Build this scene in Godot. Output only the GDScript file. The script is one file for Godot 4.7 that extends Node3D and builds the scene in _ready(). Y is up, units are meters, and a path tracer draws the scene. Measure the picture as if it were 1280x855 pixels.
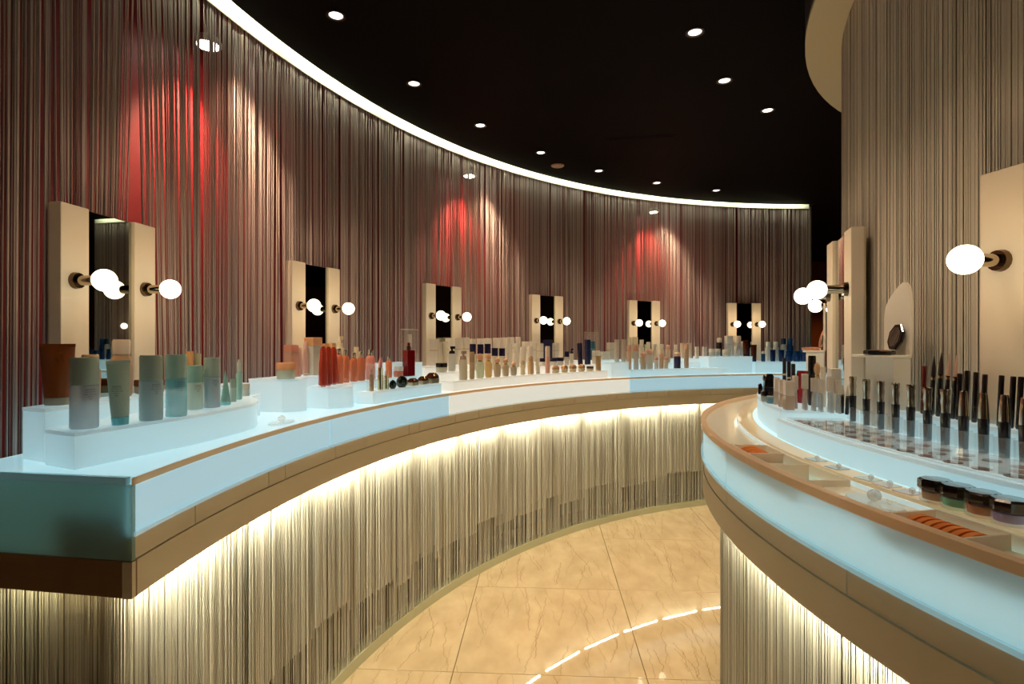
extends Node3D
# A curved cosmetics shop: every wall, counter and curtain is an arc about one centre.
const FOCAL := 684.0          # focal length in pixels of the 1280 x 855 photograph
const EYE := 1.292            # height of the camera
const CX := 2.57              # centre of all arcs: metres right of the camera ...
const CD := 1.156             # ... and metres in front of it
const TOP := 1.037            # height of both counter tops
const CEIL := 2.5

var rng := RandomNumberGenerator.new()
var mats := {}
var taken := {}
var rows_seen := {}
var circle16 := PackedVector2Array()
var circle10 := PackedVector2Array()
var square := PackedVector2Array()
var flute := PackedVector2Array()
var octagon := PackedVector2Array()

# ---------------------------------------------------------------- placing
func P(r: float, deg: float, y: float) -> Vector3:
	var t := deg_to_rad(deg)
	return Vector3(CX - r * cos(t), y, -(CD + r * sin(t)))

func plan(r: float, deg: float) -> Vector2:
	var t := deg_to_rad(deg)
	return Vector2(CX - r * cos(t), CD + r * sin(t))

# where the sight line through picture column px meets the circle of radius r (near: first crossing)
func on_arc(px: float, r: float, near := false) -> Vector2:
	var u := (px - 640.0) / FOCAL
	var a := u * u + 1.0
	var b := -(u * CX + CD)
	var c := CX * CX + CD * CD - r * r
	var s := sqrt(maxf(b * b - a * c, 0.0))
	var d := (-b - s) / a if near else (-b + s) / a
	return Vector2(u * d, d)

func deg_of(p: Vector2) -> float:
	return rad_to_deg(atan2(p.y - CD, CX - p.x))

func th(px: float, r: float, near := false) -> float:
	return deg_of(on_arc(px, r, near))

# ---------------------------------------------------------------- naming
func numbered(called: String) -> String:
	if not taken.has(called):
		taken[called] = 0
		return called
	taken[called] += 1
	return "%s_%03d" % [called, taken[called]]

func tag(o: Node, label: String, category: String, group := "", kind := "") -> void:
	if label: o.set_meta("label", label)
	if category: o.set_meta("category", category)
	if group: o.set_meta("group", group)
	if kind: o.set_meta("kind", kind)

func thing(called: String, label: String, category: String, at := Vector3.ZERO, turn := 0.0, group := "", kind := "") -> Node3D:
	var o := Node3D.new()
	o.name = numbered(called)
	add_child(o)
	o.position = at
	o.rotation.y = turn
	tag(o, label, category, group, kind)
	return o

func part(called: String, mesh: Mesh, m: Material, parent: Node, at := Vector3.ZERO, rot := Vector3.ZERO) -> MeshInstance3D:
	var o := MeshInstance3D.new()
	o.name = numbered(called) if parent == self else called
	o.mesh = mesh
	o.material_override = m
	parent.add_child(o, true)
	o.position = at
	o.rotation = rot
	return o

# a part whose mesh is written in world coordinates, under a thing that is not turned
func wpart(called: String, mesh: Mesh, m: Material, parent: Node3D) -> MeshInstance3D:
	return part(called, mesh, m, parent, -parent.position)

# ---------------------------------------------------------------- materials
func mat(hex: String, rough := 0.5, metal := 0.0, back := 0.0, coat := 0.0) -> StandardMaterial3D:
	var key := "%s %s %s %s %s" % [hex, rough, metal, back, coat]
	if mats.has(key): return mats[key]
	var m := StandardMaterial3D.new()
	m.albedo_color = Color(hex)
	m.roughness = rough
	m.metallic = metal
	if back > 0.0:
		m.backlight_enabled = true
		var bc := Color(hex)
		m.backlight = Color(bc.r * back, bc.g * back, bc.b * back)
	if coat > 0.0:
		m.clearcoat_enabled = true
		m.clearcoat = coat
		m.clearcoat_roughness = 0.05
	mats[key] = m
	return m

func clear(hex := "ffffff", alpha := 0.12) -> StandardMaterial3D:
	var key := "clear %s %s" % [hex, alpha]
	if mats.has(key): return mats[key]
	var m := StandardMaterial3D.new()
	m.transparency = BaseMaterial3D.TRANSPARENCY_ALPHA
	m.albedo_color = Color(Color(hex), alpha)
	m.roughness = 0.03
	mats[key] = m
	return m

func glow(hex: String, energy: float, albedo := "d8d8d8", rough := 0.35) -> StandardMaterial3D:
	var key := "glow %s %s %s" % [hex, energy, albedo]
	if mats.has(key): return mats[key]
	var m := StandardMaterial3D.new()
	m.albedo_color = Color(albedo)
	m.roughness = rough
	m.emission_enabled = true
	m.emission = Color(hex)
	m.emission_energy_multiplier = energy
	mats[key] = m
	return m

# ---------------------------------------------------------------- mesh helpers
func tri(st: SurfaceTool, a: Vector3, b: Vector3, c: Vector3, na: Vector3, nb: Vector3, nc: Vector3) -> void:
	if (b - a).cross(c - a).dot(na + nb + nc) > 0.0:   # front faces run clockwise
		var t := b; b = c; c = t
		t = nb; nb = nc; nc = t
	st.set_normal(na); st.add_vertex(a)
	st.set_normal(nb); st.add_vertex(b)
	st.set_normal(nc); st.add_vertex(c)

func begin() -> SurfaceTool:
	var st := SurfaceTool.new()
	st.begin(Mesh.PRIMITIVE_TRIANGLES)
	return st

func add_slab(st: SurfaceTool, poly: PackedVector2Array, y0: float, y1: float) -> void:
	var n := poly.size()
	var idx := Geometry2D.triangulate_polygon(poly)
	for k in range(0, idx.size(), 3):
		var a := poly[idx[k]]; var b := poly[idx[k + 1]]; var c := poly[idx[k + 2]]
		tri(st, Vector3(a.x, y1, -a.y), Vector3(b.x, y1, -b.y), Vector3(c.x, y1, -c.y), Vector3.UP, Vector3.UP, Vector3.UP)
		tri(st, Vector3(a.x, y0, -a.y), Vector3(b.x, y0, -b.y), Vector3(c.x, y0, -c.y), Vector3.DOWN, Vector3.DOWN, Vector3.DOWN)
	var area := 0.0
	for i in n:
		area += poly[i].cross(poly[(i + 1) % n])
	var sgn := 1.0 if area > 0.0 else -1.0
	var en := []
	for i in n:
		var e: Vector2 = (poly[(i + 1) % n] - poly[i]).normalized()
		en.append(Vector2(e.y, -e.x) * sgn)
	for i in n:
		var a := poly[i]; var b := poly[(i + 1) % n]
		var m: Vector2 = en[i]
		var pa: Vector2 = en[(i + n - 1) % n]; var pb: Vector2 = en[(i + 1) % n]
		var na := (m + pa).normalized() if m.dot(pa) > 0.86 else m
		var nb := (m + pb).normalized() if m.dot(pb) > 0.86 else m
		var A := Vector3(na.x, 0, -na.y); var B := Vector3(nb.x, 0, -nb.y)
		tri(st, Vector3(a.x, y0, -a.y), Vector3(b.x, y0, -b.y), Vector3(b.x, y1, -b.y), A, B, B)
		tri(st, Vector3(a.x, y0, -a.y), Vector3(b.x, y1, -b.y), Vector3(a.x, y1, -a.y), A, B, A)

func slab(poly: PackedVector2Array, y0: float, y1: float) -> ArrayMesh:
	var st := begin()
	add_slab(st, poly, y0, y1)
	return st.commit()

func ring(r0: float, r1: float, t0: float, t1: float, step := 1.2) -> PackedVector2Array:
	var out := PackedVector2Array()
	var n := maxi(2, int(ceil((t1 - t0) / step)))
	for i in n + 1: out.append(plan(r1, lerpf(t0, t1, float(i) / n)))
	for i in n + 1: out.append(plan(r0, lerpf(t1, t0, float(i) / n)))
	return out

func arc(r0: float, r1: float, t0: float, t1: float, y0: float, y1: float, step := 1.2) -> ArrayMesh:
	return slab(ring(r0, r1, t0, t1, step), y0, y1)

# sections: [y, half width, half depth, (shift x)] over one outline
func add_loft(st: SurfaceTool, secs: Array, outline: PackedVector2Array, base := Transform3D.IDENTITY) -> void:
	var n := outline.size()
	var m := secs.size()
	var pt := []
	for s in secs:
		var row := PackedVector3Array()
		var sh: float = s[3] if s.size() > 3 else 0.0
		for o in outline: row.append(base * Vector3(o.x * s[1] + sh, s[0], o.y * s[2]))
		pt.append(row)
	var mid := []
	for j in m:
		var c := Vector3.ZERO
		for v in pt[j]: c += v
		mid.append(c / n)
	var fn := []
	for j in m - 1:
		var row := PackedVector3Array()
		for i in n:
			var big: int = j if float(secs[j][1]) + float(secs[j][2]) > float(secs[j + 1][1]) + float(secs[j + 1][2]) else j + 1
			var e1: Vector3 = (pt[big][(i + 1) % n] - pt[big][i]).normalized()
			var e0: Vector3 = (pt[big][i] - pt[big][(i + n - 1) % n]).normalized()
			var u := (e0 + e1) if e0.dot(e1) > 0.3 else e1
			var t: Vector3 = pt[j + 1][i] - pt[j][i]
			var nn := u.cross(t).normalized()
			var out: Vector3 = pt[big][i] - mid[big]
			if t.length() > 1e-6 and nn.dot(out) < 0.0: nn = -nn
			row.append(nn)
		fn.append(row)
	var flat := n == 12 or n == 8          # square and octagonal outlines keep plane faces
	var fe := []
	if flat:
		for j in m - 1:
			var row := PackedVector3Array()
			for i in n:
				var big: int = j if float(secs[j][1]) + float(secs[j][2]) > float(secs[j + 1][1]) + float(secs[j + 1][2]) else j + 1
				var u: Vector3 = pt[big][(i + 1) % n] - pt[big][i]
				var t: Vector3 = (pt[j + 1][i] + pt[j + 1][(i + 1) % n]) - (pt[j][i] + pt[j][(i + 1) % n])
				var nn := u.cross(t).normalized()
				if nn.dot((pt[big][i] + pt[big][(i + 1) % n]) * 0.5 - mid[big]) < 0.0: nn = -nn
				row.append(nn)
			fe.append(row)
	for j in m - 1:
		for i in n:
			var k := (i + 1) % n
			var q := [[j, i], [j, k], [j + 1, k], [j + 1, i]]
			var ns := []
			for c in q:
				var own: Vector3 = fn[j][c[1]]
				var oj: int = j - 1 if c[0] == j else j + 1
				if oj >= 0 and oj < m - 1:
					var other: Vector3 = fn[oj][c[1]]
					if own.dot(other) > 0.7: own = (own + other).normalized()
				ns.append(fe[j][i] if flat else own)
			var a: Vector3 = pt[j][i]; var b: Vector3 = pt[j][k]; var c2: Vector3 = pt[j + 1][k]; var d: Vector3 = pt[j + 1][i]
			tri(st, a, b, c2, ns[0], ns[1], ns[2])
			tri(st, a, c2, d, ns[0], ns[2], ns[3])
	for e in [0, m - 1]:
		if float(secs[e][1]) < 0.0004: continue
		var up: Vector3 = (base.basis * (Vector3.DOWN if e == 0 else Vector3.UP)).normalized()
		if m > 1 and float(secs[0][0]) > float(secs[m - 1][0]): up = -up
		for i in n: tri(st, mid[e], pt[e][i], pt[e][(i + 1) % n], up, up, up)

func loft(secs: Array, outline := circle16) -> ArrayMesh:
	var st := begin()
	add_loft(st, secs, outline)
	return st.commit()

# chamfered box standing on y0
func block(w: float, h: float, d: float, y0 := 0.0, ch := 0.0012) -> ArrayMesh:
	var c := minf(ch, minf(w, minf(h, d)) * 0.3)
	return loft([[y0, w / 2 - c, d / 2 - c], [y0 + c, w / 2, d / 2], [y0 + h - c, w / 2, d / 2], [y0 + h, w / 2 - c, d / 2 - c]], square)

func tube_between(a: Vector3, b: Vector3, r: float, r2 := -1.0, outline := circle10) -> ArrayMesh:
	var st := begin()
	var y := (b - a).normalized()
	var x := y.cross(Vector3.UP if absf(y.y) < 0.9 else Vector3.RIGHT).normalized()
	add_loft(st, [[0.0, r, r], [(b - a).length(), r if r2 < 0 else r2, r if r2 < 0 else r2]], outline, Transform3D(Basis(x, y, x.cross(y)), a))
	return st.commit()

func outlines() -> void:
	for i in 16: circle16.append(Vector2.from_angle(TAU * i / 16))
	for i in 10: circle10.append(Vector2.from_angle(TAU * i / 10))
	for i in 8: octagon.append(Vector2.from_angle(TAU * (i + 0.5) / 8))
	for q in 4:
		for k in 3:
			var a := PI / 2 * q + PI / 4 * k
			var c: Vector2 = [Vector2(1, 1), Vector2(-1, 1), Vector2(-1, -1), Vector2(1, -1)][q]
			square.append(c * 0.93 + Vector2.from_angle(a) * 0.07)
	for i in 40: flute.append(Vector2.from_angle(TAU * i / 40) * (1.0 - 0.09 * (0.5 + 0.5 * cos(TAU * i * 10 / 40))))

# ---------------------------------------------------------------- string curtains
# thin three-sided cords hung at radius r; openings are [angle, half width at top, half width at bottom, reach], in degrees
func add_strings(st: SurfaceTool, r: float, t0: float, t1: float, pitch: float, y0: float, y1: float, w0: float, w1: float, cols: Array, openings := [], clump := 0.35, drift := 0.0, flat := false, facing_out := false) -> void:
	var t := t0
	var per := rad_to_deg(1.0 / r)
	var inward := 1.0
	while t < t1:
		t += pitch * per * rng.randf_range(0.55, 1.45)
		if rng.randf() < clump * 0.22: t += pitch * per * rng.randf_range(0.8, 2.2)
		var top := t + rng.randf_range(-0.5, 0.5) * pitch * per
		var bot := t + rng.randf_range(-1.0, 1.0) * drift * per
		var skip := false
		for o in openings:
			var dx: float = t - o[0]
			if absf(dx) < o[3]:
				var f: float = 1.0 - absf(dx) / o[3]
				var sg := 1.0 if dx >= 0 else -1.0
				top += sg * o[1] * f
				bot += sg * o[2] * f
		if skip: continue
		var w := rng.randf_range(w0, w1) * 0.5
		var col: Color = cols[rng.randi() % cols.size()]
		col = col * rng.randf_range(0.86, 1.08)
		var rr := r + rng.randf_range(-0.004, 0.004) * (0.2 if flat else 1.0)
		var ring0 := []; var ring1 := []; var nrm := []
		var a0 := deg_to_rad(top); var a1 := deg_to_rad(bot)
		var yb := y0 + rng.randf_range(0.0, 0.004)
		for k in 3:
			var ph := TAU * k / 3.0 + (PI if inward > 0 else 0.0)
			var er := cos(ph) * w; var et := sin(ph) * w
			var d0 := Vector3(-cos(a0), 0, -sin(a0)); var s0 := Vector3(sin(a0), 0, -cos(a0))
			var d1 := Vector3(-cos(a1), 0, -sin(a1)); var s1 := Vector3(sin(a1), 0, -cos(a1))
			ring0.append(P(rr, top, y1) + d0 * er + s0 * et)
			ring1.append(P(rr, bot, yb) + d1 * er + s1 * et)
			nrm.append(d0 * (1.0 if facing_out else -1.0) if flat else (d0 * cos(ph) + s0 * sin(ph)).normalized())
		st.set_color(col)
		for k in 3:
			var q := (k + 1) % 3
			tri(st, ring0[k], ring0[q], ring1[q], nrm[k], nrm[q], nrm[q])
			tri(st, ring0[k], ring1[q], ring1[k], nrm[k], nrm[q], nrm[k])

# cords hung along a straight line in plan
func add_string_line(st: SurfaceTool, a: Vector2, b: Vector2, pitch: float, y0: float, y1: float, w0: float, w1: float, cols: Array) -> void:
	var len := a.distance_to(b)
	var x := 0.0
	var dir := (b - a) / len
	var nr := Vector2(dir.y, -dir.x)
	while x < len:
		x += pitch * rng.randf_range(0.5, 1.5)
		var p := a + dir * x + nr * rng.randf_range(-0.003, 0.003)
		var w := rng.randf_range(w0, w1) * 0.5
		st.set_color(cols[rng.randi() % cols.size()] * rng.randf_range(0.86, 1.08))
		var lo := []; var hi := []; var nn := []
		for k in 3:
			var v := Vector2.from_angle(TAU * k / 3.0 + 0.4)
			lo.append(Vector3(p.x + v.x * w, y0, -(p.y + v.y * w)))
			hi.append(Vector3(p.x + v.x * w, y1, -(p.y + v.y * w)))
			nn.append(Vector3(v.x, 0, -v.y))
		for k in 3:
			var q := (k + 1) % 3
			tri(st, hi[k], hi[q], lo[q], nn[k], nn[q], nn[q])
			tri(st, hi[k], lo[q], lo[k], nn[k], nn[q], nn[k])

func cord_material() -> StandardMaterial3D:
	if mats.has("cord"): return mats["cord"]
	var m := StandardMaterial3D.new()
	m.vertex_color_use_as_albedo = true
	m.roughness = 0.65
	m.backlight_enabled = true
	m.backlight = Color(0.3, 0.3, 0.3)
	mats["cord"] = m
	return m

# ---------------------------------------------------------------- lamps
func area(parent: Node3D, at: Vector3, towards: Vector3, size: Vector2, col: Color, energy: float) -> void:
	var l := AreaLight3D.new()
	l.name = "panel_light"
	parent.add_child(l, true)
	l.area_size = size
	l.light_color = col
	l.light_energy = energy
	l.shadow_enabled = true
	l.area_range = 20.0
	var up := Vector3.UP if absf(towards.normalized().y) < 0.9 else P(1, deg_of(Vector2(at.x, -at.z)), 0) - P(0, 0, 0)
	l.look_at_from_position(at, at + towards, up)

func downlight(called: String, at: Vector3, label: String, energy: float, angle: float, col: Color, group: String) -> Node3D:
	var o := thing(called, label, "downlight", at, 0.0, group)
	part("trim_ring", loft([[0.0, 0.034, 0.034], [-0.004, 0.036, 0.036], [-0.004, 0.027, 0.027], [0.0, 0.026, 0.026]]), mat("3a2a24", 0.3, 0.6), o)
	part("light_lens", loft([[0.001, 0.026, 0.026], [-0.002, 0.024, 0.024]]), glow("fff0dc", 3.5), o)
	var l := SpotLight3D.new()
	l.name = "spot"
	o.add_child(l)
	l.position = Vector3(0, -0.012, 0)
	l.rotation.x = -PI / 2
	l.spot_angle = angle
	l.spot_angle_attenuation = 0.6
	l.spot_range = 12.0
	l.light_energy = energy
	l.light_color = col
	l.light_size = 0.02
	l.shadow_enabled = true
	return o

# ================================================================ scene
func _ready() -> void:
	rng.seed = 20240
	outlines()
	var cam := Camera3D.new()
	cam.name = "camera"
	add_child(cam)
	cam.position = Vector3(0, EYE, 0)
	cam.fov = rad_to_deg(2.0 * atan(427.5 / FOCAL))
	cam.near = 0.03
	cam.far = 60.0
	cam.current = true
	var env := Environment.new()
	env.background_mode = Environment.BG_COLOR
	env.background_color = Color(0, 0, 0)
	env.tonemap_mode = Environment.TONE_MAPPER_LINEAR
	env.tonemap_exposure = 1.0
	env.sdfgi_enabled = true
	env.ssao_enabled = true
	env.ssil_enabled = true
	var we := WorldEnvironment.new()
	we.name = "environment"
	we.environment = env
	add_child(we)

	room()
	curtains()
	left_counter()
	island()
	column()
	mirrors()
	ceiling_lamps()
	risers()
	products_near()
	products_warm()
	products_far()
	island_products()

# ---------------------------------------------------------------- room shell
func marble() -> Array:
	var out := []
	for v in 4:
		var im := Image.create(512, 512, false, Image.FORMAT_RGB8)
		var n := FastNoiseLite.new()
		n.seed = 11 + v
		n.frequency = 0.006
		n.fractal_octaves = 4
		var n2 := FastNoiseLite.new()
		n2.seed = 51 + v
		n2.frequency = 0.05
		for y in 512:
			for x in 512:
				var k := 0.5 + 0.5 * n.get_noise_2d(x * 1.6, y) * 1.3 + 0.10 * n2.get_noise_2d(x, y * 0.5)
				im.set_pixel(x, y, Color(0.70, 0.595, 0.45).lerp(Color(0.78, 0.68, 0.535), clampf(k, 0, 1)))
		var g := RandomNumberGenerator.new()
		g.seed = 900 + v
		for line in 34:
			var x := g.randf_range(0, 512)
			var y := g.randf_range(-100, 400)
			var len := g.randf_range(60, 420)
			var slope := g.randf_range(-0.25, 0.25)
			var strong := g.randf_range(0.25, 0.7)
			for s in int(len):
				y += 1.0
				x += slope + g.randf_range(-1.3, 1.3)
				if y < 0 or y >= 512 or x < 1 or x >= 510: continue
				var c := im.get_pixel(int(x), int(y))
				im.set_pixel(int(x), int(y), c.lerp(Color(0.40, 0.28, 0.16), strong))
				if g.randf() < 0.4: im.set_pixel(int(x) + 1, int(y), c.lerp(Color(0.40, 0.28, 0.16), strong * 0.6))
		im.generate_mipmaps()
		var m := StandardMaterial3D.new()
		m.albedo_texture = ImageTexture.create_from_image(im)
		m.roughness = 0.025
		m.metallic_specular = 0.5
		out.append(m)
	return out

func ceiling_paint() -> StandardMaterial3D:
	if mats.has("ceiling"): return mats["ceiling"]
	var m := StandardMaterial3D.new()
	m.albedo_color = Color("0d0807")
	m.roughness = 0.6
	m.metallic_specular = 0.12
	mats["ceiling"] = m
	return m

func room() -> void:
	var x0 := -3.6; var x1 := 8.0; var d0 := -4.0; var d1 := 8.2
	var rect := PackedVector2Array([Vector2(x0, d0), Vector2(x1, d0), Vector2(x1, d1), Vector2(x0, d1)])
	var fl := thing("floor", "polished beige marble floor with dark wandering veins", "floor", Vector3.ZERO, 0, "", "structure")
	part("grout_bed", slab(rect, -0.12, -0.006), mat("5a4630", 0.8), fl)
	var ms := marble()
	var tile := 0.75
	var st := begin()
	var e := tile / 2 - 0.0012
	var c := 0.0012
	var top := [Vector3(-e + c, 0, -e + c), Vector3(e - c, 0, -e + c), Vector3(e - c, 0, e - c), Vector3(-e + c, 0, e - c)]
	var low := [Vector3(-e, -c, -e), Vector3(e, -c, -e), Vector3(e, -c, e), Vector3(-e, -c, e)]
	var uv := [Vector2(0, 0), Vector2(1, 0), Vector2(1, 1), Vector2(0, 1)]
	for f in [[0, 1, 2], [0, 2, 3]]:
		for k in f:
			st.set_normal(Vector3.UP); st.set_uv(uv[k]); st.add_vertex(top[k])
	for k in 4:
		var q := (k + 1) % 4
		var nn: Vector3 = ((low[k] + low[q]) * Vector3(1, 0, 1)).normalized()
		var bk: Vector3 = low[k] + Vector3(0, -0.012, 0)
		var bq: Vector3 = low[q] + Vector3(0, -0.012, 0)
		var nb := (nn + Vector3.UP).normalized()
		for v in [[top[k], nb], [low[q], nb], [top[q], nb], [top[k], nb], [low[k], nb], [low[q], nb], [low[k], nn], [bq, nn], [low[q], nn], [low[k], nn], [bk, nn], [bq, nn]]:
			st.set_normal(v[1]); st.set_uv(uv[k]); st.add_vertex(v[0])
	var tm := st.commit()
	var rot := deg_to_rad(3.2)
	for i in range(-6, 8):
		for j in range(-9, 8):
			var p := Vector2(0.56, 2.85) + Vector2((i + 0.5) * tile, (j + 0.5) * tile).rotated(-rot)
			if p.x < x0 + 0.5 or p.x > x1 - 0.5 or p.y < d0 + 0.5 or p.y > d1 - 0.5: continue
			part("floor_tile", tm, ms[absi(i * 3 + j * 5) % 4], fl, Vector3(p.x, 0, -p.y), Vector3(0, -rot + (PI if (i + j) % 2 == 0 else 0.0), 0))
	# the black ceiling stops short of the curtain and leaves a lit slot
	var poly := PackedVector2Array()
	for i in 112: poly.append(plan(3.649, lerpf(-40, 91.2, i / 111.0)))
	poly.append_array([Vector2(2.66, d1), Vector2(x1, d1), Vector2(x1, d0), Vector2(0.0, d0)])
	var ce := part("ceiling", slab(poly, CEIL, CEIL + 0.035), ceiling_paint(), self)
	tag(ce, "black painted ceiling with small recessed lamps", "ceiling", "", "structure")
	var up := part("ceiling_slot", slab(rect, 2.70, 2.80), mat("8a867c", 0.8), self)
	tag(up, "raised plaster soffit above the ceiling slot", "ceiling", "", "structure")
	var brown := mat("6b4020", 0.6)
	for w in [["wall_back", Rect2(x0 - 0.1, d1, x1 - x0 + 0.2, 0.1)], ["wall_front", Rect2(x0 - 0.1, d0 - 0.1, x1 - x0 + 0.2, 0.1)], ["wall_left", Rect2(x0 - 0.1, d0, 0.1, d1 - d0)], ["wall_right", Rect2(x1, d0, 0.1, d1 - d0)]]:
		var q: Rect2 = w[1]
		var wp := PackedVector2Array([q.position, q.position + Vector2(q.size.x, 0), q.end, q.position + Vector2(0, q.size.y)])
		var o := part(w[0], slab(wp, -0.1, 2.8), brown, self)
		tag(o, "plain dark brown room wall", "wall", "", "structure")
	var hatch := thing("ceiling_hatch", "black square access hatch set in the ceiling", "hatch", Vector3(0.80, CEIL, -3.46))
	part("hatch_frame", loft([[-0.003, 0.20, 0.25], [0.0, 0.205, 0.255]], square), ceiling_paint(), hatch, Vector3.ZERO, Vector3(0, -0.16, 0))
	part("hatch_door", loft([[-0.006, 0.182, 0.232], [-0.003, 0.184, 0.234]], square), ceiling_paint(), hatch, Vector3.ZERO, Vector3(0, -0.16, 0))
	var sp := thing("ceiling_speaker", "small round tan speaker grille flush in the black ceiling", "speaker", Vector3(0.312, CEIL, -3.747))
	part("speaker_rim", loft([[-0.004, 0.044, 0.044], [0.0, 0.046, 0.046]]), mat("8d6f5c", 0.5), sp)
	part("speaker_grille", loft([[-0.007, 0.036, 0.036], [-0.003, 0.039, 0.039]]), mat("a98770", 0.7), sp)

# ---------------------------------------------------------------- the curved string wall
func curtains() -> void:
	var red := part("wall_curved", arc(3.95, 4.05, -40, 91.0, -0.05, 2.75), mat("780812", 0.55), self)
	tag(red, "deep red curved wall behind the hanging cords", "wall", "", "structure")
	var endcap := part("wall_end", arc(3.735, 4.05, 91.0, 91.6, 0.0, 2.70), mat("8a8070", 0.6), self)
	tag(endcap, "narrow grey end of the curved wall", "wall", "", "structure")
	var cream := [Color(0.57, 0.47, 0.43), Color(0.63, 0.53, 0.48), Color(0.48, 0.39, 0.37), Color(0.58, 0.47, 0.47), Color(0.40, 0.32, 0.30)]
	var op := [[th(172, 3.71), 0.08, 1.35, 4.5], [th(66, 3.71), 0.0, 0.4, 4.0], [th(352, 3.71), 0.05, 0.35, 5.0], [th(563, 3.71), 0.05, 0.42, 5.0], [th(465, 3.71), 0.02, 0.12, 3.0], [th(700, 3.71), 0.0, 0.12, 3.0], [th(920, 3.71), 0.0, 0.15, 3.0]]
	var names := ["pale string curtain at the near end of the curved wall, before the first mirror", "string curtain behind the first and second vanity mirrors", "string curtain around the third vanity mirror with a narrow red opening", "string curtain behind the fourth and fifth vanity mirrors", "string curtain at the far end of the curved wall around the sixth mirror"]
	var cuts := [-40.0, 1.2, 26.0, 45.0, 70.0, 91.0]
	for k in 5:
		var o := thing("string_curtain", names[k], "curtain", P(3.71, (cuts[k] + cuts[k + 1]) / 2, 0), 0.0, "string curtains on the curved wall")
		var st := begin()
		add_strings(st, 3.71, cuts[k], cuts[k + 1], 0.0066, 0.03, 2.64, 0.0028, 0.0062, cream, op, 0.9, 0.005)
		var a := wpart("front_cords", st.commit(), cord_material(), o)
		a.set_meta("kind", "stuff")
		st = begin()
		add_strings(st, 3.738, cuts[k], cuts[k + 1], 0.0072, 0.03, 2.64, 0.0028, 0.0055, cream, op, 1.2, 0.006)
		var b := wpart("rear_cords", st.commit(), cord_material(), o)
		b.set_meta("kind", "stuff")
		wpart("heading_band", arc(3.698, 3.702, cuts[k], cuts[k + 1], 2.475, 2.64), mat("e4e0d0", 0.7), o)
		wpart("hanging_rail", arc(3.695, 3.75, cuts[k] + 0.02, cuts[k + 1] - 0.02, 2.64, 2.66), mat("c8c0b0", 0.5), o)
	# lamps in the ceiling slot
	var n := 11
	for i in n:
		var t0 := lerpf(-24, 90.6, float(i) / n) + 0.35
		var t1 := lerpf(-24, 90.6, float(i + 1) / n) - 0.35
		var o := thing("cove_light", nth(i) + " fluorescent tube in the ceiling slot, counted from the near end of the string wall", "lamp", P(3.63, (t0 + t1) / 2, 2.55), 0.0, "tubes in the ceiling slot")
		wpart("light_tube", arc(3.612, 3.634, t0, t1, 2.549, 2.571), glow("f4f4d8", 3.0), o)
		wpart("tube_tray", arc(3.60, 3.645, t0, t1, 2.537, 2.547), mat("d0d0c8", 0.5), o)
		var seg := 2.0 * 3.62 * sin(deg_to_rad(t1 - t0) / 2)
		var mid := (t0 + t1) / 2
		area(o, P(3.637, mid, 2.565), P(1, mid, -0.25) - P(0, mid, 0), Vector2(seg, 0.02), Color(0.97, 1.0, 0.86), 0.20)
	# small spot lamps hung between the cords and the red wall
	var where := ["near the first vanity mirror", "right of the third vanity mirror", "above the fifth vanity mirror"]
	var px := [260.0, 587.0, 817.0]
	for i in 3:
		var p := on_arc(px[i], 3.84)
		var o := thing("hanging_spotlight", "small spotlight glowing behind the cords " + where[i], "spotlight", Vector3(p.x, 2.425, -p.y), 0.0, "spotlights behind the string wall")
		part("rod", loft([[0.03, 0.004, 0.004], [0.275, 0.004, 0.004]], circle10), mat("d8d4c8", 0.3, 0.8), o)
		part("housing", loft([[-0.006, 0.047, 0.047], [0.01, 0.048, 0.048], [0.03, 0.03, 0.03]]), mat("d8d4c8", 0.3, 0.6), o)
		part("light_lens", loft([[-0.009, 0.036, 0.036], [-0.006, 0.04, 0.04]]), glow("fff4e0", 25.0), o)
		var l := SpotLight3D.new()
		l.name = "spot"
		o.add_child(l)
		l.position = Vector3(0, -0.03, 0)
		l.rotation.x = -PI / 2
		l.spot_angle = 44
		l.spot_angle_attenuation = 0.8
		l.spot_range = 12
		l.light_energy = 2.8
		l.light_color = Color(1.0, 0.85, 0.70)
		l.light_size = 0.03
		l.shadow_enabled = true

# ---------------------------------------------------------------- left counter
const SEGS := [-2.3, 13.0, 28.6, 58.4, 91.0]
# two kinds of tube behind the acrylic: cool ones, and one run of warm white between two sharp joints
const TOPGLOW := ["b0e4f0", "b0e4f0", "fff2dc", "b0e4f0"]
const FRONTGLOW := ["a0d6e8", "a0d6e8", "f2f2e4", "a0d6e8"]

func end_deg(r: float) -> float:      # the near end of the left counter is cut a little off the radius
	return lerpf(-2.3, -1.0, (r - 3.284) / 0.42)

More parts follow.
